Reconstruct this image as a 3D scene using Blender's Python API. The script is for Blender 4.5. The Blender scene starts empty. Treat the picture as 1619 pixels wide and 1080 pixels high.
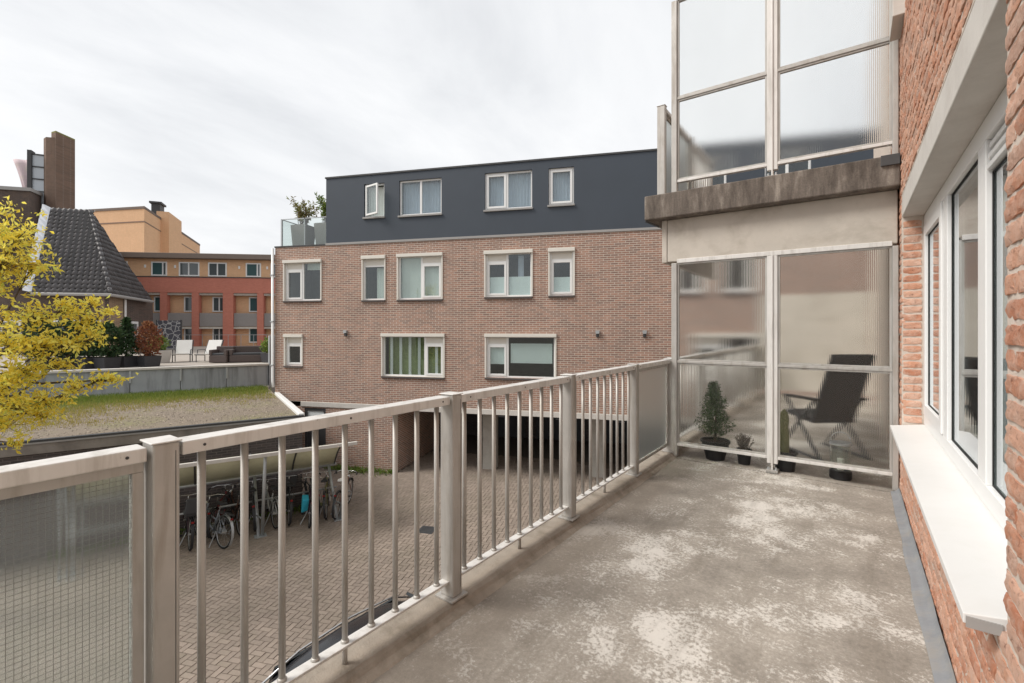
import bpy, math, random
from mathutils import Matrix, Vector
random.seed(11)
R = math.radians
sc = bpy.context.scene
col = sc.collection

# ------------------------------------------------------------------ camera, sky, sun, exposure
cam = bpy.data.objects.new('camera', bpy.data.cameras.new('camera'))
col.objects.link(cam)
cam.location = (0, 0, 4.95)
cam.rotation_euler = (R(90), 0, R(35.86))
cam.data.sensor_width = 36.0
cam.data.lens = 16.566
cam.data.shift_y = -0.01235
cam.data.clip_start = 0.05
cam.data.clip_end = 3000
sc.camera = cam

SUN_EL, SUN_AZ = 46.0, 223.0          # azimuth: compass-like, clockwise from +Y
w = bpy.data.worlds.new('World'); sc.world = w; w.use_nodes = True
nt = w.node_tree; N = nt.nodes; L = nt.links; N.clear()
def wn(t, **k):
    n = N.new(t)
    for a, b in k.items(): setattr(n, a, b)
    return n
sky = wn('ShaderNodeTexSky', sky_type='NISHITA', sun_disc=False)
sky.sun_elevation = R(SUN_EL); sky.sun_rotation = R(SUN_AZ); sky.dust_density = 3.0
tc = wn('ShaderNodeTexCoord'); sep = wn('ShaderNodeSeparateXYZ')
L.new(tc.outputs['Generated'], sep.inputs[0])
az = wn('ShaderNodeMath', operation='ABSOLUTE'); L.new(sep.outputs[2], az.inputs[0])
zz = wn('ShaderNodeMath', operation='ADD'); L.new(az.outputs[0], zz.inputs[0]); zz.inputs[1].default_value = .22
dx = wn('ShaderNodeMath', operation='DIVIDE'); L.new(sep.outputs[0], dx.inputs[0]); L.new(zz.outputs[0], dx.inputs[1])
dy = wn('ShaderNodeMath', operation='DIVIDE'); L.new(sep.outputs[1], dy.inputs[0]); L.new(zz.outputs[0], dy.inputs[1])
cb = wn('ShaderNodeCombineXYZ'); L.new(dx.outputs[0], cb.inputs[0]); L.new(dy.outputs[0], cb.inputs[1])
mp = wn('ShaderNodeMapping'); mp.inputs['Rotation'].default_value = (0, 0, R(40)); mp.inputs['Scale'].default_value = (1.0, .55, 1)
L.new(cb.outputs[0], mp.inputs[0])
no = wn('ShaderNodeTexNoise'); no.inputs['Scale'].default_value = 1.9; no.inputs['Detail'].default_value = 7; no.inputs['Roughness'].default_value = .58; no.inputs['Distortion'].default_value = .35
L.new(mp.outputs[0], no.inputs['Vector'])
cr = wn('ShaderNodeValToRGB'); L.new(no.outputs['Fac'], cr.inputs[0])
e = cr.color_ramp.elements
e[0].position = .34; e[0].color = (6.9, 7.02, 7.2, 1)
e[1].position = .64; e[1].color = (8.55, 8.6, 8.66, 1)
x_ = e.new(.48); x_.color = (7.75, 7.85, 7.98, 1)
mx = wn('ShaderNodeMix', data_type='RGBA'); mx.inputs[0].default_value = .93
L.new(sky.outputs[0], mx.inputs[6]); L.new(cr.outputs[0], mx.inputs[7])
bg = wn('ShaderNodeBackground'); bg.inputs[1].default_value = .083
L.new(mx.outputs[2], bg.inputs[0])
wo = wn('ShaderNodeOutputWorld'); L.new(bg.outputs[0], wo.inputs[0])

sl = bpy.data.lights.new('sun', 'SUN'); sl.energy = 2.2; sl.angle = R(24); sl.color = (1, .955, .89)
sun = bpy.data.objects.new('sun', sl); col.objects.link(sun)
a_, e_ = R(SUN_AZ), R(SUN_EL)
sd = Vector((math.sin(a_)*math.cos(e_), math.cos(a_)*math.cos(e_), math.sin(e_)))
sun.rotation_euler = sd.to_track_quat('Z', 'Y').to_euler()

vs = sc.view_settings; vs.view_transform = 'Standard'; vs.look = 'None'; vs.gamma = 1; vs.use_curve_mapping = False
vs.exposure = .55
cy = sc.cycles
cy.use_denoising = True
try: cy.denoiser = 'OPENIMAGEDENOISE'
except Exception: pass
cy.max_bounces = 14; cy.diffuse_bounces = 4; cy.glossy_bounces = 4; cy.transmission_bounces = 10; cy.transparent_max_bounces = 14
cy.sample_clamp_indirect = 6; cy.blur_glossy = .6

# ------------------------------------------------------------------ materials
MATS = {}
class NT:
    def __init__(s, name):
        s.m = bpy.data.materials.new(name); s.m.use_nodes = True
        s.t = s.m.node_tree; s.t.nodes.clear()
        s.out = s.n('ShaderNodeOutputMaterial')
    def n(s, t, ins=None, **k):
        nd = s.t.nodes.new(t)
        for a, b in k.items(): setattr(nd, a, b)
        for a, b in (ins or {}).items(): s.set(nd, a, b)
        return nd
    def set(s, nd, a, b):
        if hasattr(b, 'links') and hasattr(b, 'is_output'): s.t.links.new(b, nd.inputs[a])
        else: nd.inputs[a].default_value = b
    def l(s, a, b): s.t.links.new(a, b)
    def math(s, op, a, b=0.0, c=None):
        nd = s.n('ShaderNodeMath', operation=op); s.set(nd, 0, a); s.set(nd, 1, b)
        if c is not None: s.set(nd, 2, c)
        return nd.outputs[0]
    def mix(s, f, a, b, blend='MIX'):
        nd = s.n('ShaderNodeMix', data_type='RGBA', blend_type=blend)
        s.set(nd, 0, f); s.set(nd, 6, a); s.set(nd, 7, b); return nd.outputs[2]
    def vec(s, rnd=True):
        tc = s.n('ShaderNodeTexCoord').outputs['Object']
        if not rnd: return tc
        oi = s.n('ShaderNodeObjectInfo').outputs['Random']
        k = s.math('MULTIPLY', oi, 37.0)
        return s.n('ShaderNodeVectorMath', {0: tc, 1: s.n('ShaderNodeCombineXYZ', {0: k, 1: k, 2: k}).outputs[0]}, operation='ADD').outputs[0]
    def noise(s, v, sc_, det=5, rough=.55, dist=0, stretch=None):
        if stretch: v = s.n('ShaderNodeMapping', {0: v, 'Scale': stretch}).outputs[0]
        return s.n('ShaderNodeTexNoise', {'Vector': v, 'Scale': sc_, 'Detail': det, 'Roughness': rough, 'Distortion': dist}).outputs['Fac']
    def ramp(s, f, stops):
        nd = s.n('ShaderNodeValToRGB', {0: f}); e = nd.color_ramp.elements
        while len(e) < len(stops): e.new(.5)
        for q, (p, c) in zip(e, stops):
            q.position = p; q.color = (c[0], c[1], c[2], 1) if hasattr(c, '__len__') else (c, c, c, 1)
        return nd.outputs[0]
    def bump(s, h, strength, dist=.01):
        return s.n('ShaderNodeBump', {'Height': h, 'Strength': strength, 'Distance': dist}).outputs[0]
    def bsdf(s, **k):
        nd = s.n('ShaderNodeBsdfPrincipled')
        for a, b in k.items(): s.set(nd, a.replace('_', ' '), b)
        s.l(nd.outputs[0], s.out.inputs[0]); return nd
def c4(c): return (c[0], c[1], c[2], 1)
def pm(name, c, rough=.7, metal=0., var=.18, scale=6, bump=.0, bscale=60, spec=.4, rnd=.0, speck=0., dirt=None, dscale=2.5, stretch=None, damt=.5):
    t = NT(name); v = t.vec()
    f = t.noise(v, scale, 6, .6)
    k = t.math('MULTIPLY_ADD', f, 2*var, 1-var)
    if rnd:
        oi = t.n('ShaderNodeObjectInfo').outputs['Random']
        at = t.n('ShaderNodeAttribute', attribute_name='rnd').outputs['Fac']
        r = t.math('FRACT', t.math('ADD', oi, at))
        k = t.math('MULTIPLY', k, t.math('MULTIPLY_ADD', r, 2*rnd, 1-rnd))
    cc = t.n('ShaderNodeCombineXYZ', {0: k, 1: k, 2: k}).outputs[0]
    colr = t.mix(1.0, c4(c), cc, 'MULTIPLY')
    if dirt:
        d = t.noise(v, dscale, 8, .65, .4, stretch)
        d = t.ramp(d, [(.48, 0.), (.68, 1.)])
        colr = t.mix(t.math('MULTIPLY', d, damt), colr, c4(dirt))
    if speck:
        q = t.ramp(t.noise(v, 42, 5, .7), [(.66, 0.), (.72, 1.)]); q2 = t.ramp(t.noise(v, 3.5, 3, .5), [(.46, 0.), (.62, 1.)])
        colr = t.mix(t.math('MULTIPLY', t.math('MULTIPLY', q, q2), speck), colr, (.09, .065, .05, 1))
    kw = dict(Base_Color=colr, Roughness=rough, Metallic=metal)
    b = t.bsdf(**kw); b.inputs['Specular IOR Level'].default_value = spec
    if bump:
        t.set(b, 'Normal', t.bump(t.noise(v, bscale, 6, .65), bump))
    MATS[name] = t.m; return t.m

ALU = pm('aged aluminium', (.45, .435, .41), .45, .25, .18, 9, .06, 90, .4, dirt=(.27, .235, .195), dscale=5, stretch=(3, 3, .35), damt=.62, speck=.75)
ALUW = pm('pale aluminium', (.70, .685, .66), .45, .15, .1, 8, .05, 80, .4, dirt=(.36, .33, .29), dscale=6, stretch=(3, 3, .3), damt=.45, speck=.7)
RUB = pm('black rubber', (.02, .02, .02), .8, var=.2)
WHITE = pm('white window plastic', (.80, .80, .79), .38, var=.03, scale=3)
SILLM = pm('white painted sill', (.70, .69, .675), .45, var=.03, scale=4, bump=.02, bscale=120, dirt=(.62, .60, .56), dscale=9, damt=.18)
CREAM = pm('cream painted window', (.70, .67, .61), .5, var=.05, scale=4)
CONC = pm('beam concrete', (.52, .48, .425), .85, var=.14, scale=5, bump=.15, bscale=70, speck=.45, dirt=(.33, .29, .24), dscale=2.6, damt=.6)
LINT = pm('lintel concrete', (.58, .55, .51), .85, var=.12, scale=7, bump=.15, bscale=60, speck=.3, dirt=(.40, .36, .32), dscale=3, damt=.35)
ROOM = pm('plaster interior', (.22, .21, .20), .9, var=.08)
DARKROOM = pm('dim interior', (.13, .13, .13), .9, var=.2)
LEAD = pm('grey lead flashing', (.27, .28, .295), .6, .2, .3, 7, .4, 25, dirt=(.36, .33, .29), dscale=5, damt=.75)
BLACKP = pm('black plastic', (.022, .022, .024), .5, var=.2)
DGREY = pm('dark grey plastic', (.06, .063, .068), .5, var=.15)
STEEL = pm('galvanised steel', (.45, .47, .48), .45, .5, .15, 12)
CHROME = pm('bright metal', (.6, .6, .6), .25, .9, .05)
SLATE = pm('anthracite cladding', (.052, .064, .082), .55, var=.10, scale=1.2, bump=.02, bscale=20)
TRIMG = pm('grey trim', (.33, .32, .31), .6, var=.1)
DKTRIM = pm('dark trim', (.06, .06, .062), .6, var=.2)

def grad_brick(name, c1, c2, mortar, bw, rh, ms, var=.25, swap=False, big=.2, bumpk=.4, plane='xy'):
    t = NT(name); v = t.vec(False)
    s = t.n('ShaderNodeSeparateXYZ', {0: v})
    u = t.math('ADD', s.outputs[0], s.outputs[1])
    vv = t.n('ShaderNodeCombineXYZ', {0: u, 1: s.outputs[2]}).outputs[0]
    b = t.n('ShaderNodeTexBrick', {'Vector': vv, 'Color1': c4(c1), 'Color2': c4(c2), 'Mortar': c4(mortar), 'Scale': 1.0, 'Mortar Size': ms, 'Mortar Smooth': .2, 'Bias': .0, 'Brick Width': bw, 'Row Height': rh})
    b.offset = .5
    f = t.noise(v, 1.1, 6, .6)
    k = t.math('MULTIPLY_ADD', f, 2*big, 1-big)
    f3 = t.noise(v, 2.2, 6, .65, .2, (2.4, 2.4, .22))
    k = t.math('MULTIPLY', k, t.math('MULTIPLY_ADD', f3, 1.6*big, 1-.8*big))
    f2 = t.noise(v, 26, 4, .6)
    k = t.math('MULTIPLY', k, t.math('MULTIPLY_ADD', f2, 2*var, 1-var))
    cc = t.n('ShaderNodeCombineXYZ', {0: k, 1: k, 2: k}).outputs[0]
    cl = t.mix(1.0, b.outputs['Color'], cc, 'MULTIPLY')
    bs = t.bsdf(Base_Color=cl, Roughness=.88)
    bs.inputs['Specular IOR Level'].default_value = .25
    t.set(bs, 'Normal', t.bump(t.math('SUBTRACT', 1.0, b.outputs['Fac']), bumpk, .012))
    MATS[name] = t.m; return t.m
BRICKF = grad_brick('facade brickwork', (.375, .215, .16), (.245, .16, .13), (.57, .51, .44), .222, .0665, .0075)
BRICKD = grad_brick('dark brown brickwork', (.12, .082, .066), (.075, .056, .05), (.17, .145, .125), .222, .066, .008)
BRICKT = grad_brick('tan brickwork', (.30, .20, .125), (.22, .145, .09), (.36, .29, .22), .222, .066, .008)
BRICKO = grad_brick('apricot brickwork', (.74, .45, .26), (.68, .41, .235), (.70, .50, .34), .222, .066, .006, big=.08, var=.1)
BRICKR = grad_brick('brick red render', (.53, .20, .145), (.48, .175, .125), (.50, .22, .17), .222, .066, .005, big=.08, var=.08)
GARAGEW = grad_brick('sooty brickwork', (.105, .088, .085), (.07, .062, .062), (.15, .13, .12), .222, .066, .008)

def handbrick():
    t = NT('handmade red brick'); v = t.vec()
    oi = t.n('ShaderNodeObjectInfo').outputs['Random']
    at = t.n('ShaderNodeAttribute', attribute_name='rnd').outputs['Fac']
    r = t.math('FRACT', t.math('ADD', oi, at))
    base = t.ramp(r, [(0, (.49, .21, .125)), (.25, (.57, .28, .18)), (.5, (.62, .335, .225)), (.75, (.65, .39, .285)), (1, (.45, .275, .205))])
    n1 = t.noise(v, 16, 8, .7, .6)
    c = t.mix(t.ramp(n1, [(.42, 0.), (.70, .75)]), base, (.66, .49, .40, 1))
    n2 = t.noise(v, 38, 6, .7)
    c = t.mix(t.ramp(n2, [(.56, 0.), (.72, .8)]), c, (.17, .075, .055, 1))
    b = t.bsdf(Base_Color=c, Roughness=.92); b.inputs['Specular IOR Level'].default_value = .2
    h = t.math('ADD', t.noise(v, 30, 8, .72, .8), t.math('MULTIPLY', n2, .5))
    t.set(b, 'Normal', t.bump(h, .9, .012))
    return t.m
HBRICK = handbrick()
MORTAR = pm('sandy mortar', (.60, .52, .45), .95, var=.22, scale=14, bump=.5, bscale=90)

def floor_mat():
    t = NT('worn balcony concrete'); v = t.vec(False)
    s = t.n('ShaderNodeSeparateXYZ', {0: v})
    n1 = t.noise(v, 1.5, 9, .66, .15)
    n2 = t.noise(v, 48, 6, .8)
    n3 = t.noise(v, 4.2, 8, .72, .1)
    n4 = t.noise(v, 260, 3, .7)
    base = t.ramp(n1, [(.30, (.19, .168, .145)), (.47, (.315, .282, .243)), (.68, (.47, .425, .37))])
    sp = t.math('MULTIPLY_ADD', n2, 1.5, .25)
    base = t.mix(1.0, base, t.n('ShaderNodeCombineXYZ', {0: sp, 1: sp, 2: sp}).outputs[0], 'MULTIPLY')
    m = t.math('ADD', t.math('MULTIPLY', n1, .62), t.math('ADD', t.math('MULTIPLY', n3, .34), t.math('MULTIPLY', n2, .52)))
    patch = t.ramp(m, [(.765, 0.), (.805, 1.)])
    c = t.mix(t.math('MULTIPLY', patch, .88), base, (.66, .625, .575, 1))
    sk_ = t.ramp(t.noise(v, 2.6, 7, .7, .2, (2.2, .35, 1)), [(.50, 0.), (.66, 1.)])
    c = t.mix(t.math('MULTIPLY', sk_, .38), c, (.17, .145, .115, 1))
    # darker brown towards the upstand, edge broken up by noise
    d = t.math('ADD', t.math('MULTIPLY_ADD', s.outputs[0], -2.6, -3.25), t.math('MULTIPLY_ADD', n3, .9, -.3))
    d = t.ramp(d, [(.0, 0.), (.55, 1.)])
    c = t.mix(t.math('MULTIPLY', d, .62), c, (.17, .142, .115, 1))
    g = t.ramp(n4, [(.60, 0.), (.72, 1.)])
    c = t.mix(t.math('MULTIPLY', g, .35), c, (.62, .58, .52, 1))
    b = t.bsdf(Base_Color=c, Roughness=.9); b.inputs['Specular IOR Level'].default_value = .25
    h = t.math('ADD', t.math('MULTIPLY', n2, .5), t.math('MULTIPLY', patch, .25))
    t.set(b, 'Normal', t.bump(h, .55, .006))
    return t.m
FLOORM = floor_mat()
UPST = pm('kerb concrete', (.325, .28, .232), .9, var=.3, scale=11, bump=.5, bscale=80, dirt=(.15, .125, .092), dscale=3.6, damt=.8)

def stained():
    t = NT('weather blackened concrete'); v = t.vec(False)
    n = t.noise(v, 5, 8, .7, .3, (1.6, 1.6, .35))
    c = t.ramp(n, [(.36, (.075, .062, .052)), (.55, (.16, .135, .115)), (.76, (.36, .32, .275))])
    n2 = t.noise(v, 60, 5, .7)
    k = t.math('MULTIPLY_ADD', n2, .9, .55)
    c = t.mix(1.0, c, t.n('ShaderNodeCombineXYZ', {0: k, 1: k, 2: k}).outputs[0], 'MULTIPLY')
    b = t.bsdf(Base_Color=c, Roughness=.95); t.set(b, 'Normal', t.bump(n2, .5, .008)); return t.m
STAIN = stained()

def pane_mat(name, tint=(.9, .93, .92), refl=1.0, ior=1.5):
    t = NT(name)
    bf = t.n('ShaderNodeNewGeometry').outputs['Backfacing']
    fr = t.n('ShaderNodeFresnel', {'IOR': t.math('MULTIPLY_ADD', bf, 1/ior-ior, ior)}).outputs[0]
    f = t.math('MINIMUM', t.math('MULTIPLY', fr, refl), 1.0)
    g = t.n('ShaderNodeBsdfGlossy', {'Color': (.95, .97, 1, 1), 'Roughness': .015})
    tr = t.n('ShaderNodeBsdfTransparent', {'Color': c4(tint)})
    m = t.n('ShaderNodeMixShader', {0: f}); t.l(tr.outputs[0], m.inputs[1]); t.l(g.outputs[0], m.inputs[2])
    t.l(m.outputs[0], t.out.inputs[0]); return t.m
PANE = pane_mat('window glass', (.86, .9, .89), 1.5)
CLEAR = pane_mat('clear glass', (.93, .96, .95), 1.2)
def reeded(name, axis, rough, tint, freq=285., bs=.5, ior=1.12, milk=.06):
    t = NT(name); v = t.vec(False)
    s = t.n('ShaderNodeSeparateXYZ', {0: v})
    h = t.math('SINE', t.math('MULTIPLY', s.outputs[axis], freq))
    n = t.noise(v, 45, 4, .6)
    nm = t.bump(t.math('ADD', h, t.math('MULTIPLY', n, .6)), bs, .0016)
    b = t.n('ShaderNodeBsdfRefraction', {'Color': c4(tint), 'Roughness': rough, 'IOR': ior, 'Normal': nm})
    g = t.n('ShaderNodeBsdfGlossy', {'Color': (.9, .9, .9, 1), 'Roughness': .22, 'Normal': nm})
    df = t.n('ShaderNodeBsdfTranslucent', {'Color': (.80, .81, .79, 1)})
    d = t.noise(v, 3.0, 7, .65, .3, (1, 1, .5))
    dm = t.n('ShaderNodeMixShader', {0: t.math('MULTIPLY_ADD', d, milk*1.2, milk*.4)})
    t.l(b.outputs[0], dm.inputs[1]); t.l(df.outputs[0], dm.inputs[2])
    bf = t.n('ShaderNodeNewGeometry').outputs['Backfacing']
    fr = t.n('ShaderNodeFresnel', {'IOR': t.math('MULTIPLY_ADD', bf, 1/1.33-1.33, 1.33)}).outputs[0]
    m = t.n('ShaderNodeMixShader', {0: fr}); t.l(dm.outputs[0], m.inputs[1]); t.l(g.outputs[0], m.inputs[2])
    t.l(m.outputs[0], t.out.inputs[0]); return t.m
REEDX = reeded('reeded glass', 0, .13, (.98, .985, .975), 285., .02, 1.3, .07)
REEDU = reeded('milky reeded glass', 0, .17, (.985, .99, .985), 285., .02, 1.3, .05)
REEDY = reeded('reeded side glass', 1, .36, (.95, .97, .95))
WIRED = reeded('rippled wired glass', 1, .20, (.90, .94, .93), 330., .4)
FROST = pm('frosted film', (.84, .89, .90), .4, var=.06)

def leaf_mat(name, stops, trans=.45):
    t = NT(name)
    at = t.n('ShaderNodeAttribute', attribute_name='rnd').outputs['Fac']
    c = t.ramp(at, stops)
    d = t.n('ShaderNodeBsdfDiffuse', {'Color': c}); tr = t.n('ShaderNodeBsdfTranslucent', {'Color': c})
    m = t.n('ShaderNodeMixShader', {0: trans}); t.l(d.outputs[0], m.inputs[1]); t.l(tr.outputs[0], m.inputs[2])
    g = t.n('ShaderNodeBsdfGlossy', {'Color': (.5, .5, .5, 1), 'Roughness': .4})
    m2 = t.n('ShaderNodeMixShader', {0: .04}); t.l(m.outputs[0], m2.inputs[1]); t.l(g.outputs[0], m2.inputs[2])
    t.l(m2.outputs[0], t.out.inputs[0]); return t.m
YELLOW = leaf_mat('fresh yellow leaves', [(0, (.80, .60, .06)), (.3, (.93, .78, .11)), (.6, (.97, .86, .20)), (.85, (.90, .85, .20)), (1, (.66, .70, .15))], .58)
GREEN = leaf_mat('dark green needles', [(0, (.018, .040, .016)), (.5, (.035, .075, .028)), (1, (.075, .125, .045))], .25)
MGREEN = leaf_mat('mid green needles', [(0, (.03, .06, .025)), (.5, (.06, .115, .045)), (1, (.13, .20, .085))], .3)
LGREEN = leaf_mat('light green leaves', [(0, (.10, .17, .03)), (.5, (.17, .26, .05)), (1, (.28, .32, .08))], .4)
REDLEAF = leaf_mat('reddish brown leaves', [(0, (.16, .05, .03)), (.5, (.28, .10, .05)), (1, (.36, .19, .09))], .3)
STRAW = leaf_mat('dry straw leaves', [(0, (.20, .15, .07)), (.5, (.34, .29, .12)), (1, (.24, .30, .08))], .4)
HEATH = leaf_mat('withered heather', [(0, (.17, .14, .115)), (.5, (.27, .235, .20)), (1, (.34, .30, .26))], .3)
GRASS = leaf_mat('grass blades', [(0, (.12, .19, .03)), (.5, (.22, .27, .045)), (1, (.36, .30, .09))], .4)
BARK = pm('bark', (.10, .075, .055), .95, var=.3, scale=20, bump=.4, bscale=40)
SOIL = pm('potting soil', (.045, .032, .024), .95, var=.3, scale=30, bump=.5, bscale=50)

# ------------------------------------------------------------------ mesh helpers
W = {}                                    # world matrix of every thing
class MB:
    def __init__(s, M=None): s.v = []; s.f = []; s.r = []; s.M = M; s.cur = None
    def add(s, vs, fs):
        n = len(s.v)
        s.v += [tuple(s.M @ Vector(p)) for p in vs] if s.M is not None else [tuple(p) for p in vs]
        s.f += [tuple(i+n for i in f) for f in fs]
        if s.cur is not None: s.r += [s.cur]*len(vs)
        return s
    def box(s, x0, x1, y0, y1, z0, z1):
        return s.add([(x0,y0,z0),(x1,y0,z0),(x1,y1,z0),(x0,y1,z0),(x0,y0,z1),(x1,y0,z1),(x1,y1,z1),(x0,y1,z1)],
                     [(0,3,2,1),(4,5,6,7),(0,1,5,4),(1,2,6,5),(2,3,7,6),(3,0,4,7)])
    def quad(s, *p): return s.add(p, [tuple(range(len(p)))])
    def prism(s, poly, z0, z1):           # polygon in xy, extruded
        n = len(poly)
        return s.add([(x,y,z0) for x,y in poly]+[(x,y,z1) for x,y in poly],
                     [tuple(reversed(range(n))), tuple(range(n,2*n))]+[(i,(i+1)%n,(i+1)%n+n,i+n) for i in range(n)])
    def hull(s, bot, top):
        n = len(bot)
        return s.add(list(bot)+list(top), [tuple(reversed(range(n))), tuple(range(n,2*n))]+[(i,(i+1)%n,(i+1)%n+n,i+n) for i in range(n)])
    def tube(s, pts, r, n=6, cap=True):
        pts = [Vector(p) for p in pts]; rs = r if hasattr(r, '__len__') else [r]*len(pts)
        vs = []; up = Vector((0,0,1))
        prev = None
        for i, p in enumerate(pts):
            d = (pts[min(i+1,len(pts)-1)]-pts[max(i-1,0)]).normalized()
            if prev is None:
                a = d.cross(up)
                if a.length < .05: a = d.cross(Vector((1,0,0)))
            else: a = prev - d*prev.dot(d)
            a.normalize(); b = d.cross(a); prev = a
            for k in range(n):
                t = 2*math.pi*(k+.5)/n
                vs.append(p+(a*math.cos(t)+b*math.sin(t))*rs[i])
        fs = []
        for i in range(len(pts)-1):
            for k in range(n):
                q = (k+1) % n
                fs.append((i*n+k, i*n+q, (i+1)*n+q, (i+1)*n+k))
        if cap: fs += [tuple(reversed(range(n))), tuple(range((len(pts)-1)*n, len(pts)*n))]
        return s.add(vs, fs)
    def lathe(s, prof, n=20, c=(0,0,0), cap=True):
        vs = [(c[0]+r*math.cos(2*math.pi*k/n), c[1]+r*math.sin(2*math.pi*k/n), c[2]+z) for r, z in prof for k in range(n)]
        fs = [(i*n+k, i*n+(k+1)%n, (i+1)*n+(k+1)%n, (i+1)*n+k) for i in range(len(prof)-1) for k in range(n)]
        if cap: fs += [tuple(reversed(range(n))), tuple(range((len(prof)-1)*n, len(prof)*n))]
        return s.add(vs, fs)
    def torus(s, c, R_, r, n=24, m=6, axis='y'):
        vs = []
        for i in range(n):
            t = 2*math.pi*i/n
            for k in range(m):
                q = 2*math.pi*k/m; rr = R_+r*math.cos(q)
                a, b, h = rr*math.cos(t), rr*math.sin(t), r*math.sin(q)
                vs.append((c[0]+a, c[1]+h, c[2]+b) if axis == 'y' else (c[0]+a, c[1]+b, c[2]+h))
        return s.add(vs, [(i*m+k, i*m+(k+1)%m, ((i+1)%n)*m+(k+1)%m, ((i+1)%n)*m+k) for i in range(n) for k in range(m)])
    def ring(s, x0, x1, z0, z1, wd, y0, y1):   # frame in the xz plane
        s.box(x0, x0+wd, y0, y1, z0, z1); s.box(x1-wd, x1, y0, y1, z0, z1)
        s.box(x0+wd, x1-wd, y0, y1, z0, z0+wd); s.box(x0+wd, x1-wd, y0, y1, z1-wd, z1); return s
    def mesh(s, name, mat, smooth=False):
        me = bpy.data.meshes.new(name); me.from_pydata(s.v, [], s.f)
        if s.r and len(s.r) == len(s.v):
            a = me.attributes.new('rnd', 'FLOAT', 'POINT'); a.data.foreach_set('value', s.r)
        if mat: me.materials.append(mat)
        if smooth: me.polygons.foreach_set('use_smooth', [True]*len(me.polygons))
        me.update(); return me
    def build(s, name, mat, parent=None, world=False, smooth=False, bevel=0, seg=2):
        if world and parent is not None:
            inv = W[parent].inverted(); s.v = [tuple(inv @ Vector(p)) for p in s.v]
        o = bpy.data.objects.new(name, s.mesh(name, mat, smooth)); col.objects.link(o)
        o.parent = parent
        W[o] = W[parent].copy() if parent is not None else Matrix()
        if bevel:
            m = o.modifiers.new('bevel', 'BEVEL'); m.width = bevel; m.segments = seg; m.limit_method = 'ANGLE'; m.angle_limit = R(40)
        return o
def inst(name, mesh, parent, loc, rot=(0,0,0), scl=(1,1,1)):
    o = bpy.data.objects.new(name, mesh); col.objects.link(o); o.parent = parent
    o.location = loc; o.rotation_euler = rot; o.scale = scl; return o
def tag(o, label=None, cat=None, group=None, kind=None):
    if label: o['label'] = label
    if cat: o['category'] = cat
    if group: o['group'] = group
    if kind: o['kind'] = kind
    return o
def thing(name, label, cat, loc=(0,0,0), rz=0., group=None):
    o = bpy.data.objects.new(name, None); col.objects.link(o)
    o.location = loc; o.rotation_euler = (0,0,R(rz)); o.empty_display_size = .1
    W[o] = Matrix.Translation(loc) @ Matrix.Rotation(R(rz), 4, 'Z')
    return tag(o, label, cat, group)
def struct(o): o['kind'] = 'structure'; return o
def leaves(mb, pts, size, rnd=None, up=.35, wid=.5):
    for p in pts:
        d = Vector((random.gauss(0,1), random.gauss(0,1), random.gauss(0,1)+up)).normalized()
        a = d.cross(Vector((random.gauss(0,1), random.gauss(0,1), random.gauss(0,1))))
        if a.length < .01: continue
        a.normalize(); s_ = size*random.uniform(.6, 1.25); p = Vector(p)
        nrm = d.cross(a)*s_*.12
        mb.cur = random.random() if rnd is None else min(1, max(0, random.gauss(rnd, .25)))
        mb.add([p, p+d*s_*.5+a*s_*wid*.5+nrm, p+d*s_, p+d*s_*.5-a*s_*wid*.5+nrm], [(0,1,2),(0,2,3)])
PROJ_F = Vector((-math.sin(R(35.86)), math.cos(R(35.86)), 0))
def depth(p): return (Vector(p)-Vector((0,0,4.95))).dot(PROJ_F)
# ------------------------------------------------------------------ ground and courtyard
GROUND = pm('grey earth', (.20, .175, .15), .95, var=.2, scale=.6)
g = MB().quad((-600,-600,-.06),(600,-600,-.06),(600,600,-.06),(-600,600,-.06)).build('ground', GROUND); struct(g)
PAVE_BED = pm('sand joints', (.19, .155, .125), .95, var=.25, scale=4)
PAVER = pm('brown concrete paver', (.282, .23, .19), .9, var=.16, scale=20, bump=.3, bscale=60, rnd=.12, dirt=(.20, .17, .13), dscale=.9, damt=.6)
FD = (math.cos(R(22.15)), math.sin(R(22.15)))          # facade direction
FO = (-17.23, 8.954)                                   # facade left corner
GE = (math.cos(R(69.1)), math.sin(R(69.1)))            # low building front direction
GO = (-12.27, 7.13)
def fac_local(x, y):
    dx, dy = x-FO[0], y-FO[1]; return dx*FD[0]+dy*FD[1], -dx*FD[1]+dy*FD[0]
def gar_local(x, y):
    dx, dy = x-GO[0], y-GO[1]; return dx*GE[0]+dy*GE[1], -dx*GE[1]+dy*GE[0]
court = MB().quad((-40,-20,-.03),(14,-20,-.03),(14,40,-.03),(-40,40,-.03)).build('courtyard', PAVE_BED); struct(court)
pv = []
U = .104; ca, sa = math.cos(R(22.15)), math.sin(R(22.15))
for i in range(-260, 260):
    for j in range(-260, 260):
        d = (i-j) % 4
        if d == 0: cx, cy_, vert = (i+1)*U, (j+.5)*U, 0
        elif d == 3: cx, cy_, vert = (i+.5)*U, (j+1)*U, 1
        else: continue
        x = -7+cx*ca-cy_*sa; y = 6+cx*sa+cy_*ca
        if not (-15.2 < x < -1.7 and .3 < y < 15.5): continue
        fx, fy = fac_local(x, y); gx, gy = gar_local(x, y)
        if fy > 3.0 or (fy > -.06 and fx < 4.9): continue
        if gx < 0 and gy > -.08: continue
        u_ = (x*.8105+y*.5858); dd = depth((x, y, 4.95))
        if dd < 1 or not (-1.25 < u_/dd < .6): continue
        pv.append((dd, x, y, vert))
pv.sort()
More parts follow.
